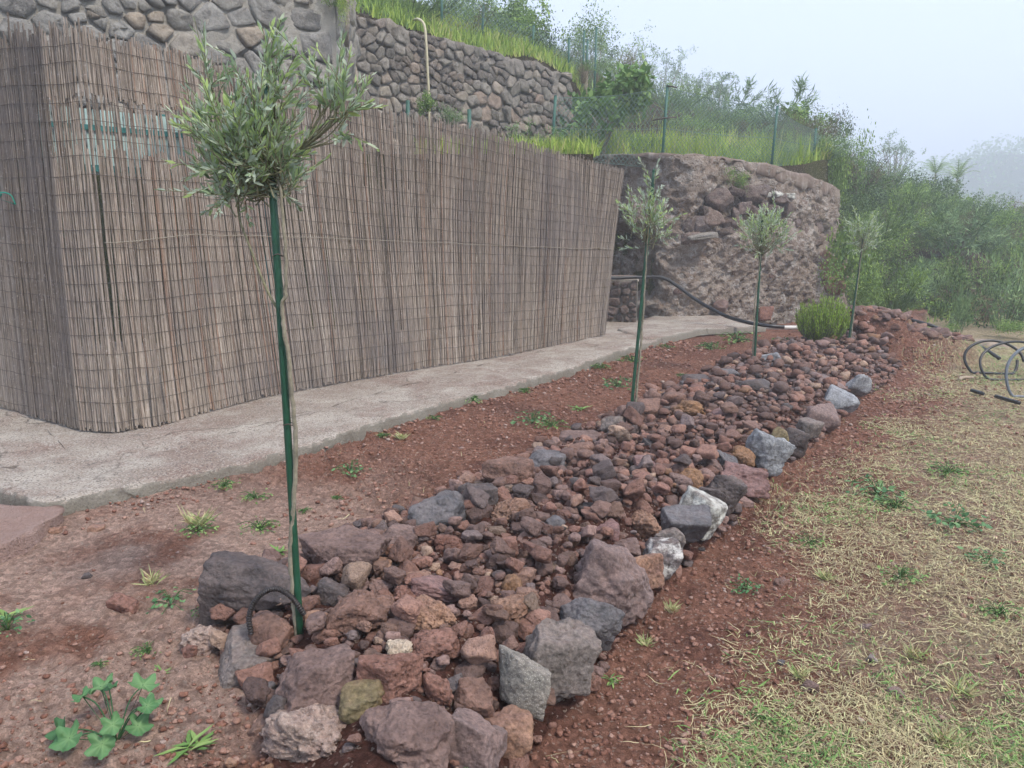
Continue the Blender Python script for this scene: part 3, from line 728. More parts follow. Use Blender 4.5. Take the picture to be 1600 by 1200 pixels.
# clods, grit and pebbles lying on the soil
def crumbs(name, n, cols_mat, region, rmin, rmax, label, mat, level=2):
    acc = Acc(); protos = [rock(900 + k, level, planes=9, p=10, amp=.16, rough=.16, size=(1, .85, .7)) for k in range(8)]; tiny = [rock(950 + k, 1, planes=9, p=10, amp=.16, rough=.16, size=(1, .85, .7)) for k in range(8)]
    k = 0
    X = RG.uniform(-4.5, 6.5, n * 6); Y = 1.9 + (RG.random(n * 6) ** 1.8) * 9.5
    w = region(X, Y); keep = RG.random(n * 6) < w; X, Y = X[keep][:n], Y[keep][:n]; Z = ground_z(X, Y)
    for x, y, z in zip(X, Y, Z):
        r = (rmin + (rmax - rmin) * rnd.random() ** 3) * (1 + max(0, y - 3) * .12)
        V, F = (protos if r > rmin * 2.4 else tiny)[rnd.randrange(8)]; a = rnd.random() * 6.28; c, s = cos(a), sin(a)
        acc.add((V * r) @ np.array([[c, -s, 0], [s, c, 0], [0, 0, 1]]).T + (x, y, z + r * .25), F, rnd.random())
    o = link(name, acc.mesh(name, mat)); tag(o, label, 'clods', None, 'stuff')
def clod_mat():
    s = NB('soil_clod'); p = s.pos(); t = s.attr('tint')
    base = s.ramp(t, [(0, (.19, .093, .066)), (.5, (.28, .145, .105)), (.85, (.38, .235, .18)), (.98, (.36, .25, .21)), (1, (.44, .35, .30))])
    col = s.mix(s.ramp(s.noise(p, 90, 5, .7), [(.3, 0), (.7, 1)]), s.mix(1, base, (.6, .58, .58), 'MULTIPLY'), s.mix(1, base, (1.3, 1.3, 1.3), 'MULTIPLY'))
    return s.done(col, .97, s.bump(s.noise(p, 150, 5, .7), .9, .006), .1)
M['clod'] = clod_mat()
def reg_soil(x, y):
    d = dist_poly(x, y, R_LINE); dp = dist_poly(x, y, PATH_LINE); ins = inside(x, y, BED)
    n = fbm(x * 1.3, y * 1.3, 7, 3, 77)
    return np.where(ins | (dp > -.02), 0, np.clip(.25 + .55 * n + .5 * (np.abs(d) < .5) + .35 * (dp > -.35), 0.04, 1)) * (np.abs(x) < y * .75 + .4)
crumbs('soil_clods', 15000, None, reg_soil, .003, .0155, 'crumbly red brown soil clods scattered over the bare earth', M['clod'])
crumbs('soil_clods', 3800, None, lambda x, y: reg_soil(x, y) * (y < 4.6) * (x < 1.6) * np.clip(.3 + 1.1 * fbm(x * 2.6, y * 2.6, 1, 3, 71), .03, 1), .0065, .017, 'clumps of crumbled dark soil on the near ground left of the bed', M['clod'])

# ------------------------------------------------------------------ dry stone walls
def voronoi_cells(pts, bounds, ax=1.0):
    """convex cells (clipped to bounds) of points; x is squeezed by ax so stones come out wider than tall"""
    q = pts / np.array((ax, 1.)); x0, x1, y0, y1 = bounds; out = []
    for i, c in enumerate(q):
        poly = [np.array(v) for v in ((x0 / ax, y0), (x1 / ax, y0), (x1 / ax, y1), (x0 / ax, y1))]
        d = ((q - c) ** 2).sum(1); near = np.argsort(d)[1:18]
        for j in near:
            m = (c + q[j]) / 2; n = q[j] - c; new = []
            for a, b in zip(poly, poly[1:] + poly[:1]):
                da, db = np.dot(a - m, n), np.dot(b - m, n)
                if da <= 0: new.append(a)
                if (da < 0) != (db < 0) and abs(da - db) > 1e-12: new.append(a + (b - a) * da / (da - db))
            poly = new
            if len(poly) < 3: break
        out.append(np.array([v * (ax, 1.) for v in poly]) if len(poly) >= 3 else None)
    return out
def relax(n, bounds, ax, seed, it=2, size_var=.5):
    r = np.random.default_rng(seed); x0, x1, y0, y1 = bounds
    p = np.c_[r.uniform(x0, x1, n), r.uniform(y0, y1, n)]
    for _ in range(it):
        cells = voronoi_cells(p, bounds, ax)
        p = np.array([c.mean(0) * .6 + p[i] * .4 if c is not None else p[i] for i, c in enumerate(cells)])
    return p, voronoi_cells(p, bounds, ax)
def stone_from_cell(poly, gap, out, seed):
    """a rounded, slightly uneven face stone; returns local (s, depth, z) verts and faces"""
    r = np.random.default_rng(seed); c = poly.mean(0)
    d = poly - c; L = np.linalg.norm(d, axis=1)[:, None] + 1e-9
    q = c + d * np.clip(1 - gap / L, .55, 1)
    for _ in range(1):                      # corner cutting
        nx = np.roll(q, -1, 0); a = q * .90 + nx * .10; b = q * .10 + nx * .90; q = np.stack([a, b], 1).reshape(-1, 2)
    L = np.linalg.norm(q - c, axis=1)
    keep = [0]
    for i in range(1, len(q)):
        if np.linalg.norm(q[i] - q[keep[-1]]) > .035: keep.append(i)
    q = q[keep]; n = len(q)
    if n < 4: return None
    q = c + (q - c) * (1 + .05 * r.normal(size=(n, 1)))
    tx, tz = r.normal(0, .16, 2)
    V = []; size = np.linalg.norm(q - c, axis=1).mean()
    for sc, dp in ((1, -.10), (1.0, out * .35), (.95, out * .88), (.62, out * 1.0), (.3, out * 1.0)):
        a = c + (q - c) * sc
        dd = dp + ((a - c) @ np.array((tx, tz))) * .9 * (dp > 0) + r.normal(0, .004 + .045 * size, n) * (dp > 0)
        V += [(a[i, 0], dd[i], a[i, 1]) for i in range(n)]
    V.append((c[0], out * 1.05, c[1])); k = len(V) - 1; F = []
    for L_ in range(4):
        for i in range(n):
            F.append((L_ * n + i, L_ * n + (i + 1) % n, (L_ + 1) * n + (i + 1) % n, (L_ + 1) * n + i))
    for i in range(n): F.append((4 * n + i, 4 * n + (i + 1) % n, k))
    return np.array(V), F, c
def masonry(root, a, b, z0, z1, n, ax, mats, mort, gap, out, seed, batter=0, special=(), maxn=300, bulge=None, topfn=None, flipx=False, smat='wallB_t'):
    """a wall from a to b (plan points) with individual face stones; stones are children of root"""
    a = np.asarray(a, float); b = np.asarray(b, float); L = np.linalg.norm(b - a); d = (b - a) / L; nrm = np.array((d[1], -d[0]))
    if np.dot(nrm, -a) < 0: nrm = -nrm
    off = np.array(root.location)
    def W3(s, dep, z):
        s = np.asarray(s); dep = np.asarray(dep) - batter * (np.asarray(z) - z0)
        return np.stack([a[0] + d[0] * s + nrm[0] * dep, a[1] + d[1] * s + nrm[1] * dep, np.broadcast_to(z, np.shape(s + dep)) * 1.0], -1) - off
    # mortar core
    ns, nz = int(L / .06), int((z1 - z0) / .06)
    Sg, Zg = np.meshgrid(np.linspace(0, L, ns), np.linspace(z0, z1, nz))
    top = topfn(Sg) if topfn else 0
    Zg = z0 + (Zg - z0) * ((z1 + top - z0) / (z1 - z0))
    dep = .014 + .04 * fbm(Sg * 5, Zg * 5, seed, 4, 80)
    V = W3(Sg.ravel(), dep.ravel(), Zg.ravel()); idx = np.arange(ns * nz).reshape(nz, ns)
    F = np.stack([idx[:-1, :-1], idx[:-1, 1:], idx[1:, 1:], idx[1:, :-1]], -1).reshape(-1, 4)
    # top and back
    back = W3(Sg[-1], np.full(ns, -.45), Zg[-1]); back0 = W3(Sg[0], np.full(ns, -.45), Zg[0]); k = len(V); V = np.vstack([V, back, back0])
    t = idx[-1]; bk = k + np.arange(ns); b0 = k + ns + np.arange(ns)
    F = np.vstack([F, np.stack([t[:-1], t[1:], bk[1:], bk[:-1]], -1), np.stack([bk[:-1], bk[1:], b0[1:], b0[:-1]], -1),
                   [[idx[0, 0], idx[-1, 0], bk[0], b0[0]], [idx[0, -1], b0[-1], bk[-1], idx[-1, -1]]]])
    o = link('mortar', mesh_np('mortar', V, F, mort), root)
    pts, cells = relax(n, (0, L, z0, z1), ax, seed)
    order = sorted(range(len(cells)), key=lambda i: -0 if cells[i] is None else -abs(np.cross(cells[i] - cells[i][0], np.roll(cells[i], -1, 0) - cells[i][0]).sum()) / (1 + .15 * np.hypot(*(a + d * pts[i][0])) ** 2))
    acc_v, acc_f, acc_t, cnt = [], [], [], 0; nn = 0
    for i in order:
        if cells[i] is None: continue
        r = stone_from_cell(cells[i], gap * rnd.uniform(.6, 1.5), out * rnd.uniform(.6, 1.4), seed * 100 + i)
        if r is None: continue
        V, F, c = r
        if topfn: V[:, 2] = z0 + (V[:, 2] - z0) * ((z1 + topfn(V[:, 0]) - z0) / (z1 - z0))
        Wd = W3(V[:, 0], V[:, 1], V[:, 2])
        if nn < maxn:
            m = mats; ctr = W3(np.array([c[0]]), np.array([0.]), np.array([c[1]]))[0]
            for (sp, sm) in special:
                if np.linalg.norm(sp - (ctr + off)) < .13: m = sm
            link('stone', mesh_np('stone', Wd - ctr, F, m), root, ctr); nn += 1
        else:
            acc_v.append(Wd); acc_f += [tuple(q + cnt for q in f) for f in F]; cnt += len(Wd); acc_t.append(np.full(len(Wd), rnd.random()))
    if acc_v:
        o = link('small_stones', mesh_np('small_stones', np.concatenate(acc_v), acc_f, M[smat], True, {'tint': np.concatenate(acc_t)}), root); o['kind'] = 'stuff'
    return W3, L
W1A, W1B = P(-190, 0, 7.4)[:2], P(522, 40, 10.4)[:2]
w1 = tag(empty('stone_wall', (*W1B, 2.4)), 'tall near terrace wall of big grey mortared stones rising above the reed screen at the left', 'wall')
masonry(w1, W1A, W1B, 2.4, 6.9, 300, 1.25, M['wallA'], M['mortarA'], .014, .07, 3, batter=.10)
# the rough end of that wall, facing the gap
w1e = W1B + np.array((-.02, 2.6))
Wn = np.array((W1B[0] + .0, W1B[1] + .0))
e1 = tag(empty('wall_buttress', (*W1B, 2.4)), 'rough mortared end of the near grey wall where the farther wall begins', 'wall')
masonry(e1, Wn + (.0, .02), Wn + (-.35, 2.9), 2.4, 6.9, 60, .8, M['wallA'], M['mortarA'], .03, .07, 4, batter=.0)
w2 = tag(empty('stone_wall', (*W2B, 2.6)), 'farther long dry stone wall with small dark stones under the green slope', 'wall')
sp1 = P(681, 88, 15.6); sp2 = P(618, 105, 14.8); sp3 = P(500 + 690 / 3.2, 100, 16.0)
masonry(w2, W2A, W2B, 2.5, 5.38, 560, 1.25, M['wallB'], M['mortarB'], .012, .075, 5, batter=.04, special=[(sp1, M['rust']), (sp2, M['pale'])], topfn=lambda s: .06 * vn(s * 2.5, 0, 0, 5) + .04 * vn(s * 9, 0, 0, 6))

# ------------------------------------------------------------------ the plastered retaining wall on the right
def retaining():
    root = tag(empty('retaining_wall', (*RB, .1)), 'high rough plastered retaining wall with crumbling face and exposed lava stones', 'wall'); off = np.array(root.location)
    RR = RD + np.array((1.15, 3.2))
    line = smooth_line([np.array((*p, 0)) for p in (RA + (-.9, .9), RA, RB, RB + (RC - RB) * .5 + np.array((.0, -.10)), RC, RD, RR)], 14)[:, :2]
    # keep the near corner and right corner crisp enough
    seg = np.r_[0, np.cumsum(np.linalg.norm(np.diff(line, axis=0), axis=1))]; L = seg[-1]
    def at_s(s): return np.stack([np.interp(s, seg, line[:, 0]), np.interp(s, seg, line[:, 1])], -1)
    def s_of(p): return seg[np.argmin(((line - p) ** 2).sum(1))]
    sA, sB, sC, sD = map(s_of, (RA, RB, RC, RD))
    topz = lambda s: np.interp(s, [0, sA, sB, (sB + sC) / 2, sC, sD, L], [3.35, 3.3, 3.18, 3.15, 3.06, 2.78, 2.6])
    ns, nz = int(L / .024), 130
    s = np.linspace(0, L, ns); T = np.linspace(0, 1, nz); Sg, Tg = np.meshgrid(s, T)
    Pq = at_s(Sg.ravel()); g = np.gradient(at_s(s), axis=0); g /= np.linalg.norm(g, axis=1)[:, None]
    nr = np.stack([g[:, 1], -g[:, 0]], -1); kk = np.ones(9) / 9
    nr = np.stack([np.convolve(np.pad(nr[:, i], 4, 'edge'), kk, 'valid') for i in (0, 1)], -1)
    Nr = np.tile(nr, (nz, 1)); z = (-.05 + (topz(Sg) + .05 - .03) * Tg).ravel(); sv = Sg.ravel()
    # plaster overhangs the stones: recess band where the stones show
    u0 = (sv - sB) / (sD - sB)
    zb = 2.35 - .9 * np.abs(u0 - .55)
    band = ss(.0, .14, u0 - .10 - .1 * fbm(sv * 1.2, z, 0, 2, 8)) * ss(.55, .05, np.abs(z - (2.15 - .55 * ss(.5, 1, u0))) - .12 * fbm(sv * 2.5, z * 2.5, 0, 3, 9))
    dep = .16 - .06 * (z - .1) / 1.5 + .11 * fbm(sv * 1.1, z * 1.1, 0, 3, 51) + .034 * fbm(sv * 8, z * 8, 0, 6, 53, .72) * (1 - .6 * ss(2.2, 2.6, z)) - .14 * band - .05 * ss(.25, .6, fbm(sv * 7, z * 7, 3, 3, 57))
    rec = ss(0, .35, sv - (sA - .3)) * ss(.0, .35, sB - .1 - sv) * ss(.1, .4, z - .35) * ss(0, .3, 2.0 - z)
    dep = dep - .30 * rec
    dep = dep + .28 * ss(sD - 1.0, sD, sv) * ss(2.1, .8, z)
    V = np.c_[Pq + Nr * dep[:, None], z] - off
    idx = np.arange(ns * nz).reshape(nz, ns); F = np.stack([idx[:-1, :-1], idx[:-1, 1:], idx[1:, 1:], idx[1:, :-1]], -1).reshape(-1, 4)
    link('wall_face', mesh_np('wall_face', V, F, M['tuff']), root)
    # concrete coping along the top
    prof = [(-.04, -.27), (.045, -.25), (.055, -.245), (.06, -.15), (.06, -.05), (.055, -.012), (.035, .0), (-.15, .015), (-.45, .0), (-.47, -.3), (-.5, -3)]
    rows = []
    for dd, dz in prof:
        j = .012 * fbm(s * 2, dz * 3, dd, 3, 66) + .012 * fbm(s * 7, dz * 5, dd, 3, 67) 
        p2 = at_s(s) + nr * (dd - .02 + .06 * fbm(s * 1.1, 3.1 * 1.1, 0, 3, 51) + j)[:, None]
        if -.3 < dz < -.1 and dd < .1: dz = dz * (.35 + .75 * ss(sB + .4 * (sC - sB), sC, s))
        rows.append(np.c_[p2, topz(s) + dz + .02 * fbm(s * 3, 0, 0, 3, 68) + (.05 * fbm(s * 5, 1, 0, 3, 69) if np.ndim(dz) else 0)])
    V = np.array(rows) - off; m = len(rows); idx = np.arange(m * ns).reshape(m, ns)
    F = np.stack([idx[:-1, :-1], idx[:-1, 1:], idx[1:, 1:], idx[1:, :-1]], -1).reshape(-1, 4)
    link('coping', mesh_np('coping', V.reshape(-1, 3), F, M['cap']), root)
    # exposed stones
    k = 0; protos = [mesh_np('stone', *rock(1300 + i, 4, planes=9, p=22, amp=.05, rough=.04, size=(1, .75, .8)), M['wallC']) for i in range(9)]
    def put(u, v, w, h, Y, mt=None, tilt=0):
        nonlocal k
        c = P(u, v, Y); t = np.linalg.norm(c - (0, 0, CAMZ)); a, b = w / FPX * t / 2, h / FPX * t / 2
        o = link('stone', protos[k % 9], root, c - off, (rnd.uniform(-.3, .3), radians(tilt), rnd.uniform(-.4, .4) + .5), (a, a * .9, b)); k += 1
        if mt: o.material_slots[0].link = 'OBJECT'; o.material_slots[0].material = M[mt]
        return o
    def Yw(u):
        return float(np.interp(u, [905, 1040, 1115, 1190, 1290], [15.5, 14.3, 14.6, 15.2, 16.8])) - .10
    big = [(1127, 312, 44, 38), (1113, 342, 32, 28), (1096, 352, 26, 30), (1079, 352, 22, 26), (1100, 330, 20, 16), (1145, 345, 26, 20), (1148, 333, 18, 18), (1172, 305, 30, 26), (1160, 325, 22, 20), (1190, 300, 34, 24), (1215, 310, 30, 22), (1150, 300, 18, 14), (1205, 330, 24, 22), (1228, 330, 24, 22), (1247, 318, 22, 20), (1240, 347, 24, 24), (1262, 335, 22, 22), (1275, 352, 20, 26), (1255, 365, 22, 22), (1238, 373, 22, 22), (1270, 380, 24, 22), (1285, 370, 16, 24), (1250, 392, 20, 20), (1265, 402, 20, 20), (1283, 397, 18, 20), (1230, 355, 16, 18), (1290, 345, 14, 20), (1222, 348, 14, 16), (1262, 355, 14, 12), (1078, 375, 26, 22), (1135, 362, 22, 14), (1247, 405, 16, 16), (1276, 415, 18, 18), (1292, 388, 14, 18), (1175, 330, 18, 16), (1190, 322, 16, 14)]
    for (u, v, w, h) in big: put(u, v, w * 1.22, h * 1.2, Yw(u) - .13, tilt=rnd.uniform(-25, 25))
    for _ in range(70):
        u = rnd.uniform(1200, 1296); v = rnd.uniform(300, 425)
        if (u - 1200) / 96 * 120 + 290 < v - 10 and rnd.random() < .6: continue
        put(u, v, rnd.uniform(9, 16), rnd.uniform(8, 14), Yw(u) - .12, tilt=rnd.uniform(-40, 40))
    for (u, v, w, h) in ((1195, 490, 26, 28),): o = put(u, v, w, h, Yw(u) - .25, 'red'); o['label'] = 'red stone at the foot of the wall'
    for (u, v, w, h) in ((1128, 478, 30, 26), (1205, 425, 18, 26), (1255, 470, 18, 20), (1060, 455, 16, 14), (1225, 440, 16, 12)): put(u, v, w, h, Yw(u) - .12, 'purple')
    for (u, v, w, h) in ((1190, 300, 30, 16), (1212, 303, 26, 14), (1230, 307, 20, 12)): put(u, v, w, h, Yw(u) - .16, 'lichen')
    # ledge stone sticking out
    V, F = rock(77, 4, planes=6, p=30, amp=.03, rough=.03, size=(.29, .20, .06)); c = P(1094, 369, 14.1)
    o = link('ledge_stone', mesh_np('ledge_stone', V, F, M['speckled']), root, c - off, (0, radians(-6), .1)); o['label'] = 'flat pale stone jutting out of the wall'
    # ochre lump at the right corner
    V, F = rock(78, 5, planes=10, p=10, amp=.09, rough=.10, pits=.1, size=(.42, .35, .62)); c = P(1288, 425, 16.35)
    link('corner_lump', mesh_np('corner_lump', V, F, M['tan']), root, c - off, (0, 0, .3))
    # low pier by the screen
    pr = tag(empty('stone_pier', (*P(973, 500, 13.5)[:2], .15)), 'low square stone pier beside the far end of the reed screen', 'pier')
    a, b = P(946, 500, 13.45)[:2], P(994, 500, 13.35)[:2]
    masonry(pr, a, b, .15, .98, 26, 1.1, M['wallC'], M['mortarB'], .015, .05, 9)
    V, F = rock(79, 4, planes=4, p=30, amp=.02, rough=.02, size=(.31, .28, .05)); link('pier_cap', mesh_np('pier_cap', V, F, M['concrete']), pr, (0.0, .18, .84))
retaining()

# ------------------------------------------------------------------ the reed screen
FB = [(-130, 616), (-60, 628), (0, 637), (47, 650), (80, 657), (125, 669), (180, 671), (250, 661), (330, 641), (400, 623), (480, 607), (575, 590), (640, 579), (700, 570), (760, 561), (850, 544), (900, 533), (945, 523)]
FT = [(-210, 62), (-135, 62), (-65, 60), (-18, 61), (20, 57), (64, 53), (118, 44), (188, 62), (262, 78), (335, 100), (425, 126), (540, 156), (615, 175), (690, 189), (765, 207), (862, 236), (912, 251), (976, 265)]
def screen():
    root = tag(empty('reed_screen', (*G(180, 671, PATH_Z)[:2], PATH_Z)), 'tall weathered grey brown reed screen fence standing along the concrete path', 'reed screen'); off = np.array(root.location)
    bot = np.array([G(u, v, PATH_Z + .01) for u, v in FB]); top = []
    for (u, v), b in zip(FT, bot): top.append(P(u, v, b[1] + .06))
    top = np.array(top)
    L = np.r_[0, np.cumsum(np.linalg.norm(np.diff(bot[:, :2], axis=0), axis=1))]
    def at_b(s): return np.array([np.interp(s, L, bot[:, i]) for i in range(3)])
    def at_t(s): return np.array([np.interp(s, L, top[:, i]) for i in range(3)])
    iu = lambda s: np.interp(s, L, [q[0] for q in FB])
    nr = np.array((.55, -.83))
    def pt(s, t, d=0.0):
        """point of the sheet: s along, t from foot (0) to head (1)"""
        b, q = at_b(s), at_t(s); p = b + (q - b) * t
        w = .035 * sin(s * 2.3 + 1) * sin(pi * t) + .05 * float(vn(s * 1.1, t * 1.5, 0, 3)) * (.3 + t * (1 - t) * 3)
        # folds where the sheet bends round the corner, kicked out at the foot
        sc = s - L[6]
        w += .10 * math.exp(-(sc / .9) ** 2) * max(0, 1 - t * 2.2) ** 2
        p = p + np.array((nr[0], nr[1], 0)) * (w + d); return p
    acc = Acc(); s = 0.0; TT = np.linspace(0, 1, 9); Hh = 2.95
    fi = 0
    while s < L[-1]:
        near = s < L[8]
        w = rnd.uniform(.0048, .0082) * (1.15 if near else 1.0)
        for layer in range(2 if rnd.random() < .75 else 1):
            u = float(iu(s)); dd = -.014 * layer + rnd.uniform(-.004, .004)
            if u < 47: dd -= .035
            lean = rnd.gauss(0, .012); bow = rnd.gauss(0, .008)
            t0 = rnd.uniform(-.008, .012); t1 = 1 + rnd.uniform(-.02, .012) + (.025 if rnd.random() < .04 else 0)
            if 60 < u < 190: t1 += rnd.uniform(-.02, .025); lean += rnd.gauss(0, .02)
            pieces = [(t0, t1)]
            hole = 175 < u < 380 and rnd.random() < .40 or 120 < u < 175 and rnd.random() < .3 or u > 590 and u < 720 and rnd.random() < .15
            if hole and layer == 0 or (175 < u < 380 and rnd.random() < .36):
                a = .72 + rnd.uniform(-.02, .01); b = .845 + rnd.uniform(-.008, .012)
                pieces = [(t0, a), (b, t1)]
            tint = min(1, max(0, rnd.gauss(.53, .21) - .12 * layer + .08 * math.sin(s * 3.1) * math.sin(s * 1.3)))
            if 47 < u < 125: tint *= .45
            for (a, b) in pieces:
                n = max(3, int(9 * (b - a)) + 1); pts = []
                for k in range(n):
                    t = a + (b - a) * k / (n - 1); q = pt(s + lean * (t - .5) * 2 + bow * sin(pi * t) + .003 * sin(t * 31 + s * 40), t, dd); pts.append(q)
                if pts[0][2] < PATH_Z + .012: pts[0][2] = PATH_Z + .012
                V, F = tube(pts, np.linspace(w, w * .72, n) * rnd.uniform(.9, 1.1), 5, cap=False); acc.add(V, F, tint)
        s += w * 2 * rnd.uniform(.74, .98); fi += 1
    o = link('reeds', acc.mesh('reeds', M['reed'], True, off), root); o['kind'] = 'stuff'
    # binding wires
    for k in range(22):
        t = (k + .6) / 22.3; ph = rnd.uniform(0, 9)
        ss_ = np.arange(.02, L[-1] - .02, .06)
        pts = [pt(x, t + .0045 * float(vn(x * 2.2, ph, 0, 2)) + .002 * float(vn(x * 9, ph, 0, 4)), .013) for x in ss_]
        V, F = tube(pts, .0019, 4); link('binding_wire', mesh_np('binding_wire', V - off, F, M['wirebrown']), root)
    # pale twine sagging across the front
    a0, a1 = L[6] + .05, L[-1]
    xs = np.arange(a0, a1, .08)
    pts = [pt(x, .50 + .028 * (x - a0) / (a1 - a0) + .004 * float(vn(x * 3, 0, 0, 8)) - .012 * math.exp(-((x - a0) / .25) ** 2), .022) for x in xs]
    V, F = tube(pts, .0032, 4); link('twine', mesh_np('twine', V - off, F, M['rope']), root)
    # the teal lattice panel that shows through the gaps, standing behind
    tr = tag(empty('teal_panel', (*P(245, 700, 6.6)[:2], .1)), 'weathered teal panel with white-green slats showing through the gaps behind the reed screen', 'panel'); o2 = np.array(tr.location)
    A, Bp = pt(L[4], .5, -.16), pt(L[10], .5, -.16); d = (Bp - A)[:2]; LL = np.linalg.norm(d); d /= LL
    zt, zb = P(245, 150, 5.75)[2], P(245, 262, 5.75)[2]
    def bar(name, s0, s1, z0, z1, dep, th, mat):
        n = np.array((-d[1], d[0])); V = []
        for (s_, q) in ((s0, dep), (s1, dep), (s1, dep + th), (s0, dep + th)):
            p = A[:2] + d * s_ + n * q
            V += [(*p, z0), (*p, z1)]
        F = [(0, 2, 3, 1), (2, 4, 5, 3), (4, 6, 7, 5), (6, 0, 1, 7), (1, 3, 5, 7), (0, 6, 4, 2)]
        link(name, mesh_np(name, np.array(V) - o2, F, mat, False), tr)
    k = 0; s_ = 0
    while s_ < LL:
        bar('slat', s_, s_ + .045, zb, zt, 0, .012, M['teal']); s_ += .056
    bar('rail', 0, LL, zt - .16, zt - .12, -.02, .018, M['teal_dark']); bar('rail', 0, LL, zb + .02, zb + .07, -.02, .018, M['teal_dark'])
    for s_ in (0.1, LL * .5, LL - .15): bar('post', s_, s_ + .05, PATH_Z - .2, zt + .02, .02, .05, M['teal_dark'])
screen()
# green plastic tie at the left edge of the screen
def tie():
    c = P(8, 310, 6.05) + (0, -.12, 0); acc = Acc()
    for k in range(4):
        pts = smooth_line([c + (rnd.uniform(-.03, .05), rnd.uniform(-.02, .02), rnd.uniform(-.02, .03)) for _ in range(5)], 5); V, F = tube(pts, .006, 5); acc.add(V, F)
    pts = smooth_line([c, c + (.05, -.01, .035), c + (.12, 0, .02), c + (.15, 0, -.05)], 6); V, F = tube(pts, .005, 5); acc.add(V, F)
    o = link('plastic_tie', acc.mesh('plastic_tie', plain('green_plastic_tie', (.01, .28, .2), .35, .5, .1)))
    tag(o, 'bright green knotted plastic tie at the left edge of the reed screen', 'tie')
tie()

# ------------------------------------------------------------------ leaves, twigs, trees
def leafV(p, d, up, L, w, fold=.25, curl=0):
    """one lens-shaped leaf folded along its midrib: 6 verts, 4 triangles"""
    d = d / (np.linalg.norm(d) + 1e-9); s = np.cross(d, up); s /= np.linalg.norm(s) + 1e-9; n = np.cross(s, d)
    return np.array([p, p + d * L * .35 + s * w - n * w * fold, p + d * L * .40 - n * curl * L * .3, p + d * L * .35 - s * w - n * w * fold, p + d * L * .72 + s * w * .75 - n * (w * fold + curl * L * .6), p + d * L * .72 - s * w * .75 - n * (w * fold + curl * L * .6), p + d * L - n * curl * L])
LF = np.array([(0, 2, 1), (0, 3, 2), (1, 2, 4), (2, 3, 5), (2, 5, 4), (4, 5, 6)])
def unit(v): return v / (np.linalg.norm(v) + 1e-9)
def olive(name_label, trunk_px, Yt, lobes, nleaf, leafL, seed, trunk_r=.011, extra=()):
    r = np.random.default_rng(seed)
    b0 = P(*trunk_px[0], Yt); gz = base1(b0[0], b0[1]); 
    root = tag(empty('olive_tree', (b0[0], b0[1], gz)), name_label, 'olive tree', 'young olive trees planted along the stone bed'); off = np.array(root.location)
    pts = [P(u, v, Yt - .012) for u, v in trunk_px]; pts[0][2] = gz - .03
    line = smooth_line(pts, 8); line += .0018 * r.normal(size=line.shape)
    V, F = tube(line, np.linspace(trunk_r, trunk_r * .45, len(line)), 8); link('trunk', mesh_np('trunk', V - off, F, M['bark']), root)
    for ex in extra:
        l2 = smooth_line([P(u, v, Yt + .02) for u, v in ex], 6); V, F = tube(l2, np.linspace(trunk_r * .5, trunk_r * .25, len(l2)), 6); link('branch', mesh_np('branch', V - off, F, M['twig']), root)
    tw = Acc(); lf = Acc()
    tot = sum(l[4] for l in lobes)
    for (cu, cv, ru, rv, wgt, (su, sv)) in lobes:
        c = P(cu, cv, Yt); t = np.linalg.norm(c - (0, 0, CAMZ)); rx, rz = ru / FPX * t, rv / FPX * t; st = P(su, sv, Yt + .02)
        nt = int(nleaf * wgt / tot / 17)
        for k in range(nt):
            q = r.normal(size=3); q /= np.linalg.norm(q); q *= r.random() ** .45
            a = c + q * (rx * .82, rx * .75, rz * .82) + (0, 0, -rz * .12)
            mid = st + (a - st) * .55 + r.normal(size=3) * rx * .12 + np.array((0, 0, -rz * .05))
            out = unit(q * (1, 1, .8) + (0, 0, .9) + r.normal(size=3) * .35)
            if q[2] < -.3 and r.random() < .6: out = unit(q * (1, 1, .2) + (0, 0, .15) + r.normal(size=3) * .3)
            tl = leafL * r.uniform(1.3, 3.2) * (1.5 if r.random() < .12 else 1)
            e = a + out * tl
            if r.random() < .55:
                ln = smooth_line([st, mid, a, e], 4)
            else: ln = smooth_line([a - out * tl * .6, a, e], 4)
            Vt, Ft = tube(ln, np.linspace(.0028, .0010, len(ln)), 4, cap=False); tw.add(Vt, Ft)
            nl = int(r.uniform(11, 24)); young = r.random() < .42
            for j in range(nl):
                f = j / nl; p = a - out * tl * .25 * (1 - f) + (e - a) * f
                side = unit(np.cross(out, r.normal(size=3))); ang = r.uniform(.35, 1.0) * (1 - .45 * f)
                dd = out * cos(ang) + side * sin(ang) + np.array((0, 0, .15)) + .18 * r.normal(size=3)
                LL = leafL * r.uniform(.65, 1.15) * (1 - .25 * f)
                lf.add(leafV(p, dd, unit(r.normal(size=3) + (0, 0, 1)), LL, LL * r.uniform(.10, .145), .2, r.uniform(-.05, .15)), LF,
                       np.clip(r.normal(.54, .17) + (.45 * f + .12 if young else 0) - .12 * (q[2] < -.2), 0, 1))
    o = link('twigs', tw.mesh('twigs', M['twig'], True, off), root); o['kind'] = 'stuff'
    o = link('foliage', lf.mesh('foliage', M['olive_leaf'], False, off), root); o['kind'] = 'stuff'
    return root
Y1 = G(468, 985, BED_Z + .09)[1]
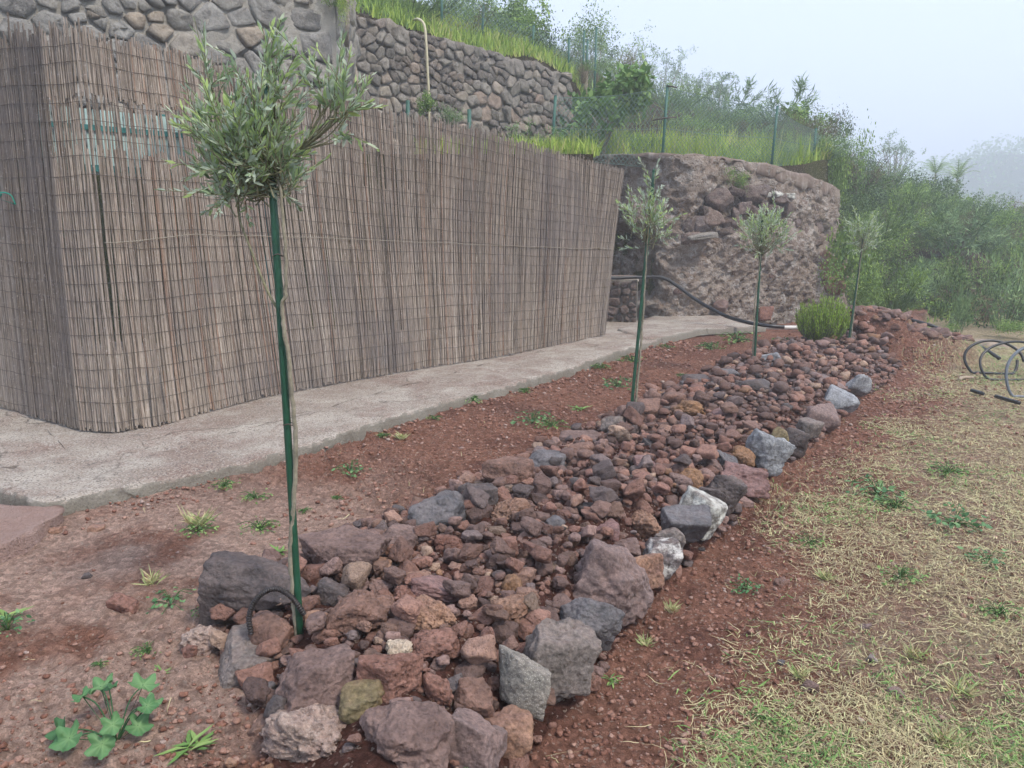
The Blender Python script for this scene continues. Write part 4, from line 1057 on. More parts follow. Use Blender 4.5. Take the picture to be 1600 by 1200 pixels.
t1 = olive('nearest young olive tree with a full round crown tied to the first green stake',
      [(465, 988), (458, 930), (454, 860), (458, 800), (462, 700), (458, 640), (451, 560), (441, 490), (447, 440), (443, 350), (437, 290), (425, 250)], Y1,
      [(385, 222, 84, 78, 1.0, (428, 270)), (370, 282, 58, 40, .25, (425, 300)), (415, 140, 55, 52, .14, (425, 220)), (528, 160, 34, 56, .17, (470, 235)), (362, 80, 10, 34, .02, (390, 170)), (424, 82, 18, 40, .05, (425, 180)), (320, 120, 14, 30, .03, (350, 190)), (500, 110, 12, 34, .02, (500, 180)), (440, 262, 44, 44, .20, (440, 290))], 4700, .043, 1, .0098,
      extra=[[(440, 492), (418, 455), (390, 385), (372, 330), (380, 280)], [(425, 250), (470, 230), (520, 190), (530, 130)], [(430, 290), (400, 250), (350, 200)], [(430, 250), (428, 150), (425, 80)]])
Y2 = G(986, 668, BED_Z + .03)[1]
olive('second young olive with a thin sparse crown on the second stake', [(990, 668), (996, 600), (1003, 520), (1008, 440), (1012, 370), (1018, 320)], Y2,
      [(1012, 345, 46, 52, 1.0, (1010, 380)), (1022, 285, 14, 30, .14, (1018, 330))], 950, .052, 2, .010)
Y3 = G(1178, 580, BED_Z + .03)[1]
olive('third young olive with a dense round crown in front of the rough wall', [(1174, 582), (1178, 520), (1180, 470), (1186, 420), (1190, 380)], Y3,
      [(1193, 362, 46, 38, 1.0, (1190, 400)), (1200, 345, 30, 26, .2, (1190, 380))], 2200, .052, 3, .010)
Y4 = G(1325, 549, BED_Z + .03)[1]
olive('farthest and smallest olive tree standing before the bushy hillside', [(1327, 548), (1333, 500), (1339, 450), (1345, 405), (1350, 370)], Y4,
      [(1350, 362, 28, 36, 1.0, (1346, 390))], 1000, .055, 4, .010)
def stake(label, bp, tp, Y, r):
    a, b = P(*bp, Y), P(*tp, Y + .04); gz = base1(a[0], a[1]); a[2] = gz - .02; o = np.array((a[0], a[1], gz))
    rt = tag(empty('green_stake', o), label, 'stake', 'green stakes holding the olive trees')
    V, F = tube(np.linspace(a, b, 24), r, 10); V = V + 0
    link('rod', mesh_np('rod', V - o, F, M['stake']), rt)
    d = unit(b - a); V, F = tube([b, b + d * .004, b + d * .02], [r * 1.15, r * 1.1, r * .4], 8); link('tip', mesh_np('tip', V - o, F, M['stake']), rt)
    for f in (.42, .72):
        c = a + (b - a) * f; pts = [c + np.array((cos(t) * (r + .008) + .008, sin(t) * (r + .012) + .004, .004 * sin(3 * t))) for t in np.linspace(0, 2 * pi, 14)]
        V, F = tube(pts, .002, 4); link('tie', mesh_np('tie', V - o, F, M['wirebrown']), rt)
stake('tall green stake tied to the nearest olive tree', (469, 990), (416, 135), Y1 - .015, .0125)
stake('green stake leaning left beside the second olive tree', (984, 668), (1022, 268), Y2 - .03, .0125)
stake('green stake of the third olive in front of the rough wall', (1178, 580), (1191, 345), Y3 - .03, .0125)
stake('thin green stake of the farthest olive tree', (1324, 549), (1349, 372), Y4 - .03, .012)

# rebar hoop at the first tree
def rebar():
    Y = Y1 - .06; px = [(392, 990), (389, 965), (396, 943), (410, 927), (430, 920), (448, 927), (462, 941), (475, 960)]
    ln = smooth_line([P(u, v, Y + .03 * k / 7) for k, (u, v) in enumerate(px)], 24); n = len(ln)
    r = .0078 + .0026 * (np.arange(n) % 4 < 2); V, F = tube(ln, r, 10)
    tag(link('rebar_hoop', mesh_np('rebar_hoop', V, F, M['rebar'])), 'dark ribbed rebar hoop arching over a rock at the foot of the first tree', 'rebar')
rebar()

# ------------------------------------------------------------------ hoses and pipes
def hose(name, label, pts, r, mat, cat='hose', n=8):
    pts = [np.array((p[0], p[1], max(p[2], base1(p[0], p[1]) + r + .03))) for p in pts]
    V, F = tube(smooth_line(pts, 10), r, n); return tag(link(name, mesh_np(name, V, F, mat)), label, cat)
hose('black_hose', 'black irrigation hose draped along the rough retaining wall down to the ground', [P(930, 433, 13.2), P(965, 434, 13.25), P(1000, 433, 13.3), P(1035, 434, 13.3), P(1060, 448, 13.2), P(1090, 470, 13.0), P(1130, 492, 12.6), P(1165, 503, 12.2), P(1200, 509, 12.0), P(1225, 511, 12.0)], .030, M['rubber'])
hose('black_hose', 'black hose arching over the soil mound on the right', [P(1340, 511, 12.0), P(1355, 505, 11.9), P(1385, 502, 11.75), P(1420, 500, 11.6), P(1450, 507, 11.45), P(1480, 519, 11.3), P(1510, 533, 11.0), P(1535, 552, 10.6), P(1560, 575, 10.3)], .024, M['rubber'])
hose('white_pipe', 'thin white pipe lying on the ground at the foot of the wall', [G(1160, 512, .22), G(1190, 511.5, .22), G(1225, 512, .22), G(1255, 512, .22)], .035, M['pvc'], 'pipe')
def coil(name, label, cu, cv, ru, rv, Y, r, mat, loops=1, a0=0, a1=2 * pi, ph=0):
    c = P(cu, cv, Y); t = np.linalg.norm(c - (0, 0, CAMZ)); rx, rz = ru / FPX * t, rv / FPX * t
    pts = [c + np.array((rx * cos(a) * (1 + .03 * sin(3 * a + ph)), .35 * rx * sin(a + ph) + .02 * a, rz * sin(a))) for a in np.linspace(a0, a1 * loops, 26 * loops)]
    pts = np.array(pts); g = base_z(pts[:, 0], pts[:, 1]) + r; pts[:, 2] = np.maximum(pts[:, 2], g)
    V, F = tube(smooth_line(pts, 3), r, 8); return tag(link(name, mesh_np(name, V, F, mat)), label, 'hose')
coil('coiled_hose', 'left black loop of coiled pipe standing on the dry grass at the right', 1556, 565, 37, 26, 9.35, .017, M['rubber'], 1)
coil('coiled_hose', 'larger black loop of pipe behind, cut by the right edge', 1597, 574, 56, 31, 8.95, .015, M['rubber'], 1, 0, 2 * pi, .5)
coil('coiled_hose', 'dusty grey pipe loop nearest the camera at the right edge', 1622, 594, 36, 42, 7.9, .016, M['rubber_grey'])
for (lab, pa, pb) in (('short black pipe offcut lying in the dry grass', (1518, 611), (1536, 616)), ('longer black pipe piece lying in the dry grass beside the grey loop', (1556, 620), (1592, 632))):
    hose('pipe_offcut', lab, [G(*pa, .05), G(*pb, .05)], .02, M['rubber'], 'pipe')
hose('cream_hose', 'cream coloured hose hanging over the edge of the farther stone wall', [P(644, 32, 15.2), P(654, 30, 15.0), P(663, 40, 14.9), P(666, 70, 14.85), P(668, 110, 14.85), P(670, 150, 14.85), P(671, 215, 14.85)], .024, M['hose'])

# dead wood by the coils
def logs():
    for (lab, pts, r) in (('pale grey log lying behind the hose coils', [P(1500, 541, 12.2), P(1545, 543, 12.0), P(1590, 553, 11.8), P(1640, 560, 11.7)], .12), ('lower weathered log below the pale grey log', [P(1528, 556, 11.6), P(1575, 566, 11.4), P(1640, 578, 11.3)], .085)):
        ln = smooth_line(pts, 14); rr = r * (1 + .18 * vn(np.arange(len(ln)) * .35, 0, 0, 4)); V, F = tube(ln, rr, 14)
        V = V + .02 * np.stack([vn(V[:, 0] * 9, V[:, 1] * 9, V[:, 2] * 9, q) for q in (1, 2, 3)], -1)
        V[:, 2] = np.maximum(V[:, 2], -.1); tag(link('log', mesh_np('log', V, F, M['wood'])), lab, 'log')
    V, F = tube(smooth_line([G(1498, 594, .03), G(1505, 590, .05), G(1520, 590, .04)], 6), [.02] * 13, 6)
    tag(link('stick', mesh_np('stick', V, F, M['wood'])), 'short pale stick lying on the dry grass', 'stick')
logs()

# ------------------------------------------------------------------ rubble on the mound
def mound_rubble():
    rt = tag(empty('rubble_heap', (MC[0], MC[1] + .7, .4)), 'heap of red brown rubble on top of the soil mound at the right', 'rubble heap'); off = np.array(rt.location)
    pr = [mesh_np('stone', *rock(700 + i, 3, planes=8, p=16, amp=.07, rough=.05, size=(1, .8, .6)), M['rubble']) for i in range(8)]
    n = 0
    while n < 230:
        x = MC[0] + rnd.gauss(.25, .6); y = MC[1] + .65 + rnd.gauss(0, .5); z = base1(x, y)
        if z < .30: continue
        r = rnd.choice((.03, .04, .05, .06, .085)) * rnd.uniform(.8, 1.3)
        link('stone', pr[n % 8], rt, (x - off[0], y - off[1], z + r * .2 - off[2]), (rnd.uniform(-.5, .5), rnd.uniform(-.5, .5), rnd.uniform(0, 6)), (r, r, r)); n += 1
    for (u, v, w, h, m, lab) in ((1340, 512, 34, 20, 'grey', 'grey boulder between the wall foot and the soil mound'), (1308, 528, 32, 18, 'rose', 'pinkish boulder right of the rosemary bush'), (1425, 497, 16, 9, 'red', 'small stone on the very top of the soil mound'), (1315, 515, 20, 14, 'purple', 'small purplish stone behind the pinkish boulder')):
        boulder(u, v, w, h, m, lab, 'angular', 0, .8, zb=.3, lift=.0)
mound_rubble()
# loose stones lying in the field and on the soil
for (u, v, w, h, m, lab) in ((1352, 980, 18, 13, 'rose', 'pinkish pebble between dry grass tufts in the field'), (1265, 1073, 24, 16, 'purple', 'purplish stone lying by a stubble tuft in the field'), (1400, 1081, 24, 12, 'rose', 'flat pink stone lying in the field'), (1362, 1030, 15, 10, 'grey', 'small grey pebble in the green part of the field'), (1221, 1037, 10, 9, 'slate', 'round grey pebble left of the stubble tuft'), (1347, 1126, 10, 8, 'cream', 'tiny white pebble on bare soil in the field'), (1220, 910, 20, 12, 'brown', 'brown clod stone among the cut grass'),
        (297, 1018, 30, 24, 'red', 'reddish stone left of the mortar lump'), (150, 827, 22, 13, 'tan', 'pale pebble on the soil below the path edge'), (86, 830, 16, 12, 'tan', 'small pale pebble beside the lower slab'), (195, 944, 38, 28, 'red', 'crumbling red clod on the pale soil'), (136, 900, 14, 8, 'dark', 'small dark pebble on the pale sandy soil'), (402, 1080, 16, 16, 'dark', 'black cinder by the purple boulder'), (422, 1078, 26, 26, 'slate', 'dark slate chip left of the purple boulder'), (440, 1095, 14, 20, 'dark', 'thin black cinder at the foot of the purple boulder'), (373, 900, 14, 9, 'dark', 'small dark chip behind the largest dark boulder'), (563, 822, 18, 14, 'dark', 'black cinder lump on the soil behind the purple boulders'), (360, 1192, 18, 12, 'tan', 'tan pebble at the bottom edge of the picture')):
    boulder(u, v, w, h, m, lab, 'angular', 0, .85, zb=.05, name='loose_stone')['category'] = 'stone'

# ------------------------------------------------------------------ weeds
def weed(u, v, size_px, label, kind, zb=.12, seed=None, name='weed', cat='weed'):
    c = G(u, v, zb); 
    for _ in range(2): c = G(u, v, float(ground_z(np.array([c[0]]), np.array([c[1]]))[0]))
    t = np.linalg.norm(c - (0, 0, CAMZ)); R = size_px / FPX * t / 2; r = np.random.default_rng(int(u * 3 + v)); acc = Acc(); st = Acc()
    rt = tag(empty(name, c), label, cat, 'weeds growing on the bare soil')
    if kind == 'mallow':
        for k in range(11):
            a = k * 2.4 + r.normal() * .3; q = R * r.uniform(.35, 1.0); h = R * r.uniform(.25, .75)
            e = np.array((cos(a) * q, sin(a) * q, h)); V, F = tube(smooth_line([(0, 0, -.01), e * (.5, .5, .8), e], 5), .0022, 5)
            lr = R * r.uniform(.14, .25); nrm = unit(np.array((cos(a) * .5, sin(a) * .5 - .45, 1.0)) + .15 * r.normal(size=3)); s1 = unit(np.cross(nrm, (cos(a), sin(a), .1))); s2 = np.cross(nrm, s1)
            n = 36; ring = []
            for m_ in (.35, .7, 1.0):
                for i in range(n):
                    th = 2 * pi * i / n; lob = (1 + .17 * cos(5 * th) + (.06 * cos(18 * th + 1)) * (m_ == 1)) * (1 - .45 * math.exp(-((th - pi) / .28) ** 2))
                    ring.append(e + (s2 * cos(th) * -1 + s1 * sin(th)) * lr * m_ * (lob if m_ > .5 else 1) + nrm * lr * (.26 * m_ * cos(5 * th) * m_ + .16 * m_ * m_ + .03 * r.normal()))
            Vl = np.array([e] + ring); Fl = [(0, 1 + i, 1 + (i + 1) % n) for i in range(n)] + [(1 + b * n + i, 1 + (b + 1) * n + i, 1 + (b + 1) * n + (i + 1) % n, 1 + b * n + (i + 1) % n) for b in (0, 1) for i in range(n)]
            st.add(V, F); link('leaf', mesh_np('leaf', Vl, Fl, M['mallow'], True, {'tint': np.clip(r.uniform(.1, .6) + np.r_[.45, np.tile(.10 + .22 * np.cos(5 * np.arange(n) * 2 * pi / n) ** 2, 3)] * np.r_[1, np.repeat([1, .5, .1], n)], 0, 1)}), rt)
        link('stems', st.mesh('stems', M['mallow']), rt)
    else:
        n = dict(lance=16, creeper=90, tuft=46, leafy=60)[kind]
        for k in range(n):
            a = r.uniform(0, 2 * pi)
            if kind == 'lance':
                p = np.array((0, 0, 0.)) + .01 * r.normal(size=3) * (1, 1, 0); d = np.array((cos(a), sin(a), r.uniform(.15, .8))); acc.add(leafV(p, d, np.array((0, 0, 1.)), R * r.uniform(.6, 1.2), R * .09, .2, .25), LF, r.uniform(.2, 1))
            elif kind == 'tuft':
                d = np.array((cos(a) * .7, sin(a) * .7, r.uniform(.3, 1.4))); acc.add(leafV(np.array((r.normal() * R * .2, r.normal() * R * .2, 0)), d, np.array((cos(a + 1.5), sin(a + 1.5), .3)), R * r.uniform(.6, 1.3), .0024 * (t / 3) ** .5, .2, .3), LF, r.choice([r.uniform(.2, .8), r.uniform(.85, 1)]))
            else:
                q = R * r.random() ** .6; p = np.array((cos(a) * q, sin(a) * q, R * r.uniform(.02, .35 if kind == 'creeper' else .5))); LL = R * (.14 if kind == 'creeper' else .24) * r.uniform(.6, 1.3)
                acc.add(leafV(p, np.array((cos(a + r.normal()), sin(a + r.normal()), r.normal() * .3)), unit(r.normal(size=3) * .4 + (0, -.2, 1)), LL, LL * (.34 if kind == 'creeper' else .26), .15, .15), LF, r.uniform(.1, 1))
                if k % 4 == 0:
                    V, F = tube(smooth_line([(0, 0, 0), p * (.5, .5, 1.3), p], 4), .0013 * (t / 3), 4); st.add(V, F)
        o = link('leaves', acc.mesh('leaves', M['straw'] if kind == 'tuft' else M['bright'] if kind != 'leafy' else M['mallow'], False), rt); o['kind'] = 'stuff'
        if st.v: link('stems', st.mesh('stems', M['bright']), rt)
    return rt
weed(182, 1155, 150, 'large mallow weed with round lobed leaves at the bottom left', 'mallow')
for (u, v, s, k, lab) in [
 (298, 1170, 78, 'lance', 'small long leaved weed right of the mallow'), (268, 945, 62, 'leafy', 'fresh broad leaved weed on the soil left of the big dark boulder'), (238, 912, 44, 'tuft', 'yellow green grass tuft above the broad leaved weed'),
 (10, 965, 74, 'lance', 'drooping leafy weed at the left edge of the picture'), (12, 985, 70, 'leafy', 'broad leaves of a weed cut by the left edge'), (232, 1020, 46, 'creeper', 'small creeping weed on the pale soil left of the mortar lump'), (252, 1052, 34, 'lance', 'tiny sprout below the creeping weed'), (156, 1040, 22, 'creeper', 'tiny green sprout on the pale sandy soil'),
 (310, 822, 66, 'tuft', 'pulled grass clump lying below the path edge'), (308, 830, 60, 'creeper', 'pale green wilted weed below the path edge'), (405, 828, 60, 'creeper', 'green clover patch left of the first trunk'), (398, 780, 50, 'creeper', 'low green weed between path edge and first trunk'), (350, 760, 44, 'creeper', 'small weed close under the path edge'), (432, 865, 52, 'lance', 'spindly weed left of the first trunk'), (475, 800, 26, 'creeper', 'tiny weed just right of the first trunk'),
 (548, 740, 56, 'leafy', 'leafy weed alone on the bare red soil'), (527, 780, 24, 'creeper', 'tiny sprout below the lone leafy weed'), (598, 682, 24, 'creeper', 'small weed on bare soil under the path edge'), (628, 686, 28, 'tuft', 'wispy weed on the bare soil'), (735, 628, 38, 'creeper', 'flat weed against the path edge'), (678, 655, 26, 'creeper', 'little weed below the path edge left of the flat weed'), (820, 612, 28, 'creeper', 'small weed on the soil beyond the flat weed'),
 (832, 662, 62, 'leafy', 'tall leafy weed left of the flat purple slab'), (862, 668, 60, 'creeper', 'spreading weed beside the flat purple slab'), (905, 640, 40, 'lance', 'thin weed behind the flat purple slab'), (965, 605, 52, 'leafy', 'bright weed on the soil left of the second stake'), (985, 565, 44, 'creeper', 'weed near the far path edge'), (940, 575, 36, 'creeper', 'low weed along the far path edge'), (1040, 545, 30, 'creeper', 'small weed at the far end of the path'),
 (1150, 535, 70, 'creeper', 'wide patch of weeds before the rough wall'), (1110, 545, 44, 'creeper', 'weed patch left of the third stake'), (1225, 535, 36, 'creeper', 'low weeds left of the rosemary'), (1070, 590, 28, 'creeper', 'weed at the left rim of the stone bed'), (955, 1062, 34, 'lance', 'single upright seedling in the red soil right of the bed'), (330, 960, 50, 'creeper', 'blue green weed in the soil at the left of the dark boulder'), (727, 1195, 30, 'leafy', 'small green sprout beside the rosy slab'),
 (1372, 775, 84, 'leafy', 'leafy weed patch in the middle of the field'), (1400, 795, 70, 'creeper', 'spreading weeds below the field patch'), (1490, 820, 80, 'leafy', 'green weed cluster at the right side of the field'), (1480, 740, 60, 'creeper', 'weeds on the right side of the field'), (1265, 850, 60, 'creeper', 'weed on the field edge by the red soil'), (1165, 922, 50, 'leafy', 'dark green weed lying on the red soil at the right'), (1405, 905, 74, 'creeper', 'blue grey weed in the cut grass'), (1290, 905, 34, 'tuft', 'grass tuft in the cut grass'), (1540, 880, 60, 'leafy', 'broad leaved weed near the right edge of the field'), (1050, 955, 36, 'tuft', 'wilted weed at the foot of the layered slab'),
 (1505, 1085, 60, 'tuft', 'stubble tuft with green shoots near the lower right'), (1250, 1060, 44, 'tuft', 'dry brown stubble tuft in the field'), (1430, 1030, 44, 'tuft', 'green and brown stubble tuft in the field'), (1480, 1165, 60, 'tuft', 'green stubble tuft at the bottom right'), (1200, 1130, 60, 'creeper', 'little green weed at the bottom of the field'), (1010, 1010, 36, 'tuft', 'straw coloured tuft at the edge of the red soil'), (1560, 960, 60, 'creeper', 'creeping weed at the right edge')]:
    weed(u, v, s, lab, k)

# ------------------------------------------------------------------ straw and cut grass on the field
def litter(name, n, fn, mat, L0, L1, w0, label, seed, tfn, lift=.008, curlv=.15, green=False, ymax=12.5):
    r = np.random.default_rng(seed); m = n * 7
    Y = 1.7 + (r.random(m) ** 1.45) * (ymax - 1.7); X = r.uniform(-1.2, 1, m) * (Y * .8 + .5)
    keep = r.random(m) < fn(X, Y); X, Y = X[keep][:n], Y[keep][:n]; n = len(X)
    A = r.uniform(0, 2 * pi, n); k = (1 + np.maximum(0, Y - 3) * .10); Ln = r.uniform(L0, L1, n) * (1 + .4 * (r.random(n) < .1)) * np.sqrt(k); w = w0 * r.uniform(.6, 1.4, n) * k; cu = r.normal(0, curlv, n)
    pts = []
    x, y, a = X.copy(), Y.copy(), A.copy(); zz = np.abs(r.normal(0, lift, n)) + .004; sl = r.normal(0, .05, n)
    for s_ in range(5):
        pts.append((x.copy(), y.copy(), a.copy(), s_))
        x = x + np.cos(a) * Ln / 4; y = y + np.sin(a) * Ln / 4; a = a + cu * .5
    V = np.zeros((n, 10, 3))
    for s_, (x, y, a, _) in enumerate(pts):
        z = ground_z(x, y) + zz + sl * Ln * s_ / 4 + .003 * np.sin(s_ * 1.6 + X * 50); z = np.maximum(z, ground_z(x, y) + .002)
        ww = w * (1, 1, .9, .7, .15)[s_]
        V[:, s_ * 2] = np.stack([x - np.sin(a) * ww, y + np.cos(a) * ww, z], -1); V[:, s_ * 2 + 1] = np.stack([x + np.sin(a) * ww, y - np.cos(a) * ww, z + ww * .6], -1)
    Fb = np.array([(0, 1, 3, 2), (2, 3, 5, 4), (4, 5, 7, 6), (6, 7, 9, 8)]); F = (Fb[None] + (np.arange(n) * 10)[:, None, None]).reshape(-1, 4)
    t = np.repeat(np.clip(tfn(r, n, X, Y), 0, 1), 10)
    tag(link(name, mesh_np(name, V.reshape(-1, 3), F, mat, False, {'tint': t})), label, name.replace('_', ' '), None, 'stuff')
def reg_field(x, y):
    d = -dist_poly(x, y, R_LINE); n = fbm(x * 1.1, y * 1.1, 3, 4, 88)
    e = ss(.10, .8, d + .35 * n) * np.clip(.80 + .6 * n + .25 * fbm(x * 4, y * 4, 3, 2, 89), .05, 1)
    e = np.maximum(e, .8 * ss(7.2, 9.5, y) * ss(.2, .8, d))
    return np.where(base_z(x, y) > .30, e * .15, e)
litter('straw_litter', 60000, reg_field, M['straw'], .02, .10, .0009, 'dry cut grass and straw scattered over the field', 5, lambda r, n, x, y: r.beta(1.6, 2.2, n) + .15 * fbm(x, y, 0, 3, 4))
litter('straw_litter', 22000, reg_field, M['straw'], .008, .03, .0017, 'short chaff and broken straw bits on the field', 15, lambda r, n, x, y: r.uniform(.2, .9, n))
litter('green_clippings', 20000, lambda x, y: reg_field(x, y) * ss(-.35, .5, fbm(x * 1.6, y * 1.6, 8, 3, 12)), M['bright'], .012, .05, .0022, 'fresh green clippings and small weeds in the field', 6, lambda r, n, x, y: r.uniform(.1, 1, n), .02)
litter('straw_litter', 420, lambda x, y: .25 * reg_soil(x, y), M['straw'], .03, .10, .0012, 'few dry stalks on the bare soil left of the bed', 7, lambda r, n, x, y: r.uniform(.3, .8, n))
def uprights(name, n, fn, mat, h0, h1, w0, label, seed, box, zf, tlo=.2, thi=1, cat='grass', lean=.35, bend=.5):
    r = np.random.default_rng(seed); m = n * 6; X = r.uniform(box[0], box[1], m); Y = r.uniform(box[2], box[3], m)
    keep = r.random(m) < fn(X, Y); X, Y = X[keep][:n], Y[keep][:n]; n = len(X); Z = zf(X, Y) - .02
    A = r.uniform(0, 2 * pi, n); H = r.uniform(h0, h1, n); B = r.uniform(0, 2 * pi, n); ln = np.abs(r.normal(0, lean, n)); w = w0 * r.uniform(.6, 1.4, n)
    V = np.zeros((n, 7, 3))
    for s_ in range(4):
        f = s_ / 3; dx = np.cos(A) * H * ln * (f + bend * f * f); dy = np.sin(A) * H * ln * (f + bend * f * f); z = Z + H * f * (1 - .25 * ln * f); ww = w * (1, .9, .6, 0)[s_]
        if s_ < 3:
            V[:, s_ * 2] = np.stack([X + dx - np.cos(B) * ww, Y + dy - np.sin(B) * ww, z], -1); V[:, s_ * 2 + 1] = np.stack([X + dx + np.cos(B) * ww, Y + dy + np.sin(B) * ww, z], -1)
        else: V[:, 6] = np.stack([X + dx, Y + dy, z], -1)
    Fb = np.array([(0, 1, 3), (0, 3, 2), (2, 3, 5), (2, 5, 4), (4, 5, 6)]); F = (Fb[None] + (np.arange(n) * 7)[:, None, None]).reshape(-1, 3)
    tag(link(name, mesh_np(name, V.reshape(-1, 3), F, mat, False, {'tint': np.repeat(np.clip(r.uniform(tlo, thi, n) + .25 * fbm(X * .8, Y * .8, 0, 3, 6), 0, 1), 7)})), label, cat, None, 'stuff')
uprights('stubble', 5200, lambda x, y: reg_field(x, y) * ss(.0, .5, fbm(x * 1.3, y * 1.3, 5, 3, 19)), M['straw'], .02, .075, .0022, 'short dry stubble standing in the field', 8, (-1, 8, 1.9, 11.5), base_z, .2, 1, 'stubble')

# ------------------------------------------------------------------ grass on the terrace and the slope above
def reg_terr(x, y):
    yf = np.where(x < RA[0], 12.3, wall_y(x) + .45); n = fbm(x * 1.2, y * 1.2, 0, 3, 23)
    return np.where((y > yf) & (x < 8.2), .35 + .65 * ss(2.0, .0, y - yf) + .3 * n, 0)
uprights('terrace_grass', 15000, reg_terr, M['grass'], .10, .38, .010, 'bright green grass along the top of the retaining wall', 31, (-1.5, 8.2, 12.3, 19), hill_z, .2, 1)
uprights('terrace_grass', 1500, lambda x, y: reg_terr(x, y) * (fbm(x * 1.5, y * 1.5, 4, 2, 3) > .25), M['grass'], .4, .8, .012, 'taller yellow green grass stems on the terrace', 32, (1.0, 7.6, 14.5, 17.5), hill_z, .55, 1, lean=.15)
def w2y(x): return W2A[1] + (x - W2A[0]) * (W2B[1] - W2A[1]) / (W2B[0] - W2A[0])
uprights('slope_grass', 12000, lambda x, y: (y > w2y(x) + .35) * (x < 2.0) * np.clip(.55 + .5 * fbm(x, y, 0, 3, 14), 0, 1), M['grass'], .12, .42, .014, 'green grass on the slope above the farther stone wall', 33, (-4.5, 2.2, 12.5, 25), hill_z, .0, .9)
uprights('hill_grass', 9000, lambda x, y: ((x > 1.2) & (y > 17.5) | (x > 7.4)) * np.clip(.5 + .6 * fbm(x * .5, y * .5, 0, 3, 15), .05, 1), M['shrub_green'], .12, .45, .018, 'rough green growth covering the hillside', 34, (1.2, 24, 15, 33), hill_z, .0, 1, lean=.6)

# ------------------------------------------------------------------ shrubs
def shrub_mesh(name, kind, seed, mat, n=1500):
    """a uneven crown of leaf clumps, about 1 m in radius, standing on z=0"""
    r = np.random.default_rng(seed); acc = Acc()
    nc = {'feather': 46, 'dense': 60, 'broad': 34, 'dry': 40, 'spray': 30}[kind]
    lobes = [(r.normal(size=3) * (.42, .42, .2) + (0, 0, .55), r.uniform(.35, .6)) for _ in range(5)]
    for k in range(nc):
        lc, lr = lobes[k % 5]; q = unit(r.normal(size=3)); c = lc + q * lr * (1, 1, .8) * r.random() ** .3
        if c[2] < .05: c[2] = .05 + .2 * r.random()
        out = unit(q + (0, 0, .7)); tint = np.clip(.42 + .18 * r.normal(), 0, 1)
        if kind in ('feather', 'spray', 'dry'):
            st = np.array((c[0] * .3, c[1] * .3, 0)); V, F = tube(smooth_line([st, st * .3 + c * .5, c], 3), .008, 3, cap=False)
            acc.add(V[:, :], np.array([(a, b, d) for a, b, _, d in F] + [(b, c_, d) for _, b, c_, d in F]), .1)
        for j in range(n // nc):
            if kind == 'feather':
                p = c + out * r.uniform(-.15, .22) + r.normal(size=3) * .06; d = out + r.normal(size=3) * .55; L = r.uniform(.07, .14); w = L * .10
            elif kind == 'spray':
                p = c + out * r.uniform(-.2, .3) + r.normal(size=3) * .05; d = out * 1.2 + r.normal(size=3) * .7 + (0, 0, -.2); L = r.uniform(.12, .26); w = L * .07
            elif kind == 'dense':
                p = c + r.normal(size=3) * .12; d = r.normal(size=3) + out * .4; L = r.uniform(.04, .08); w = L * .3
            elif kind == 'broad':
                p = c + r.normal(size=3) * .15; d = r.normal(size=3) * (1, 1, .5) + out * .3; L = r.uniform(.10, .18); w = L * .34
            else:
                p = c + r.normal(size=3) * .14; d = out + r.normal(size=3) * .8; L = r.uniform(.06, .14); w = L * .06
            V = leafV(p, d, unit(r.normal(size=3) * .7 + (0, 0, 1)), L, w, .2, .1)
            acc.add(V[[0, 1, 6, 3]], np.array([(0, 1, 2), (0, 2, 3)]), np.clip(tint + .15 * r.normal() + .15 * out[2] * .5, 0, 1))
    return acc.mesh(name, mat, False)
KINDS = {
 'feather_grey': ('feather', M['shrub_grey'], 'grey green feathery bush on the foggy hillside'),
 'feather_green': ('feather', M['shrub_green'], 'mid green feathery bush on the foggy hillside'),
 'spray_grey': ('spray', M['shrub_grey'], 'pale reed like drooping bush on the hillside'),
 'dense_dark': ('dense', M['shrub_dark'], 'dark dense small leaved bush on the hillside'),
 'dense_green': ('dense', M['shrub_green'], 'rounded green small leaved bush on the hillside'),
 'broad': ('broad', M['shrub_green'], 'broad leaved green bush on the hillside'),
 'dry': ('dry', M['shrub_dry'], 'dry brown twiggy bush on the hillside'),
}
SH = {k: [shrub_mesh('hillside_bush', a, 40 + i * 3 + j, m, 2100 if a == 'dense' else 1500) for j in (0, 1)] for i, (k, (a, m, _)) in enumerate(KINDS.items())}
def put_shrub(x, y, s, kind, label=None, group='bushes covering the foggy hillside', sz=None, z=None, name='hillside_bush'):
    o = link(name, rnd.choice(SH[kind]), None, (x, y, (float(hill_z(np.array([x]), np.array([y]))[0]) if z is None else z) - .06), (rnd.uniform(-.12, .12), rnd.uniform(-.12, .12), rnd.uniform(0, 6.28)), (s, s, (sz or s)))
    tag(o, label or KINDS[kind][2], 'bush', group); return o
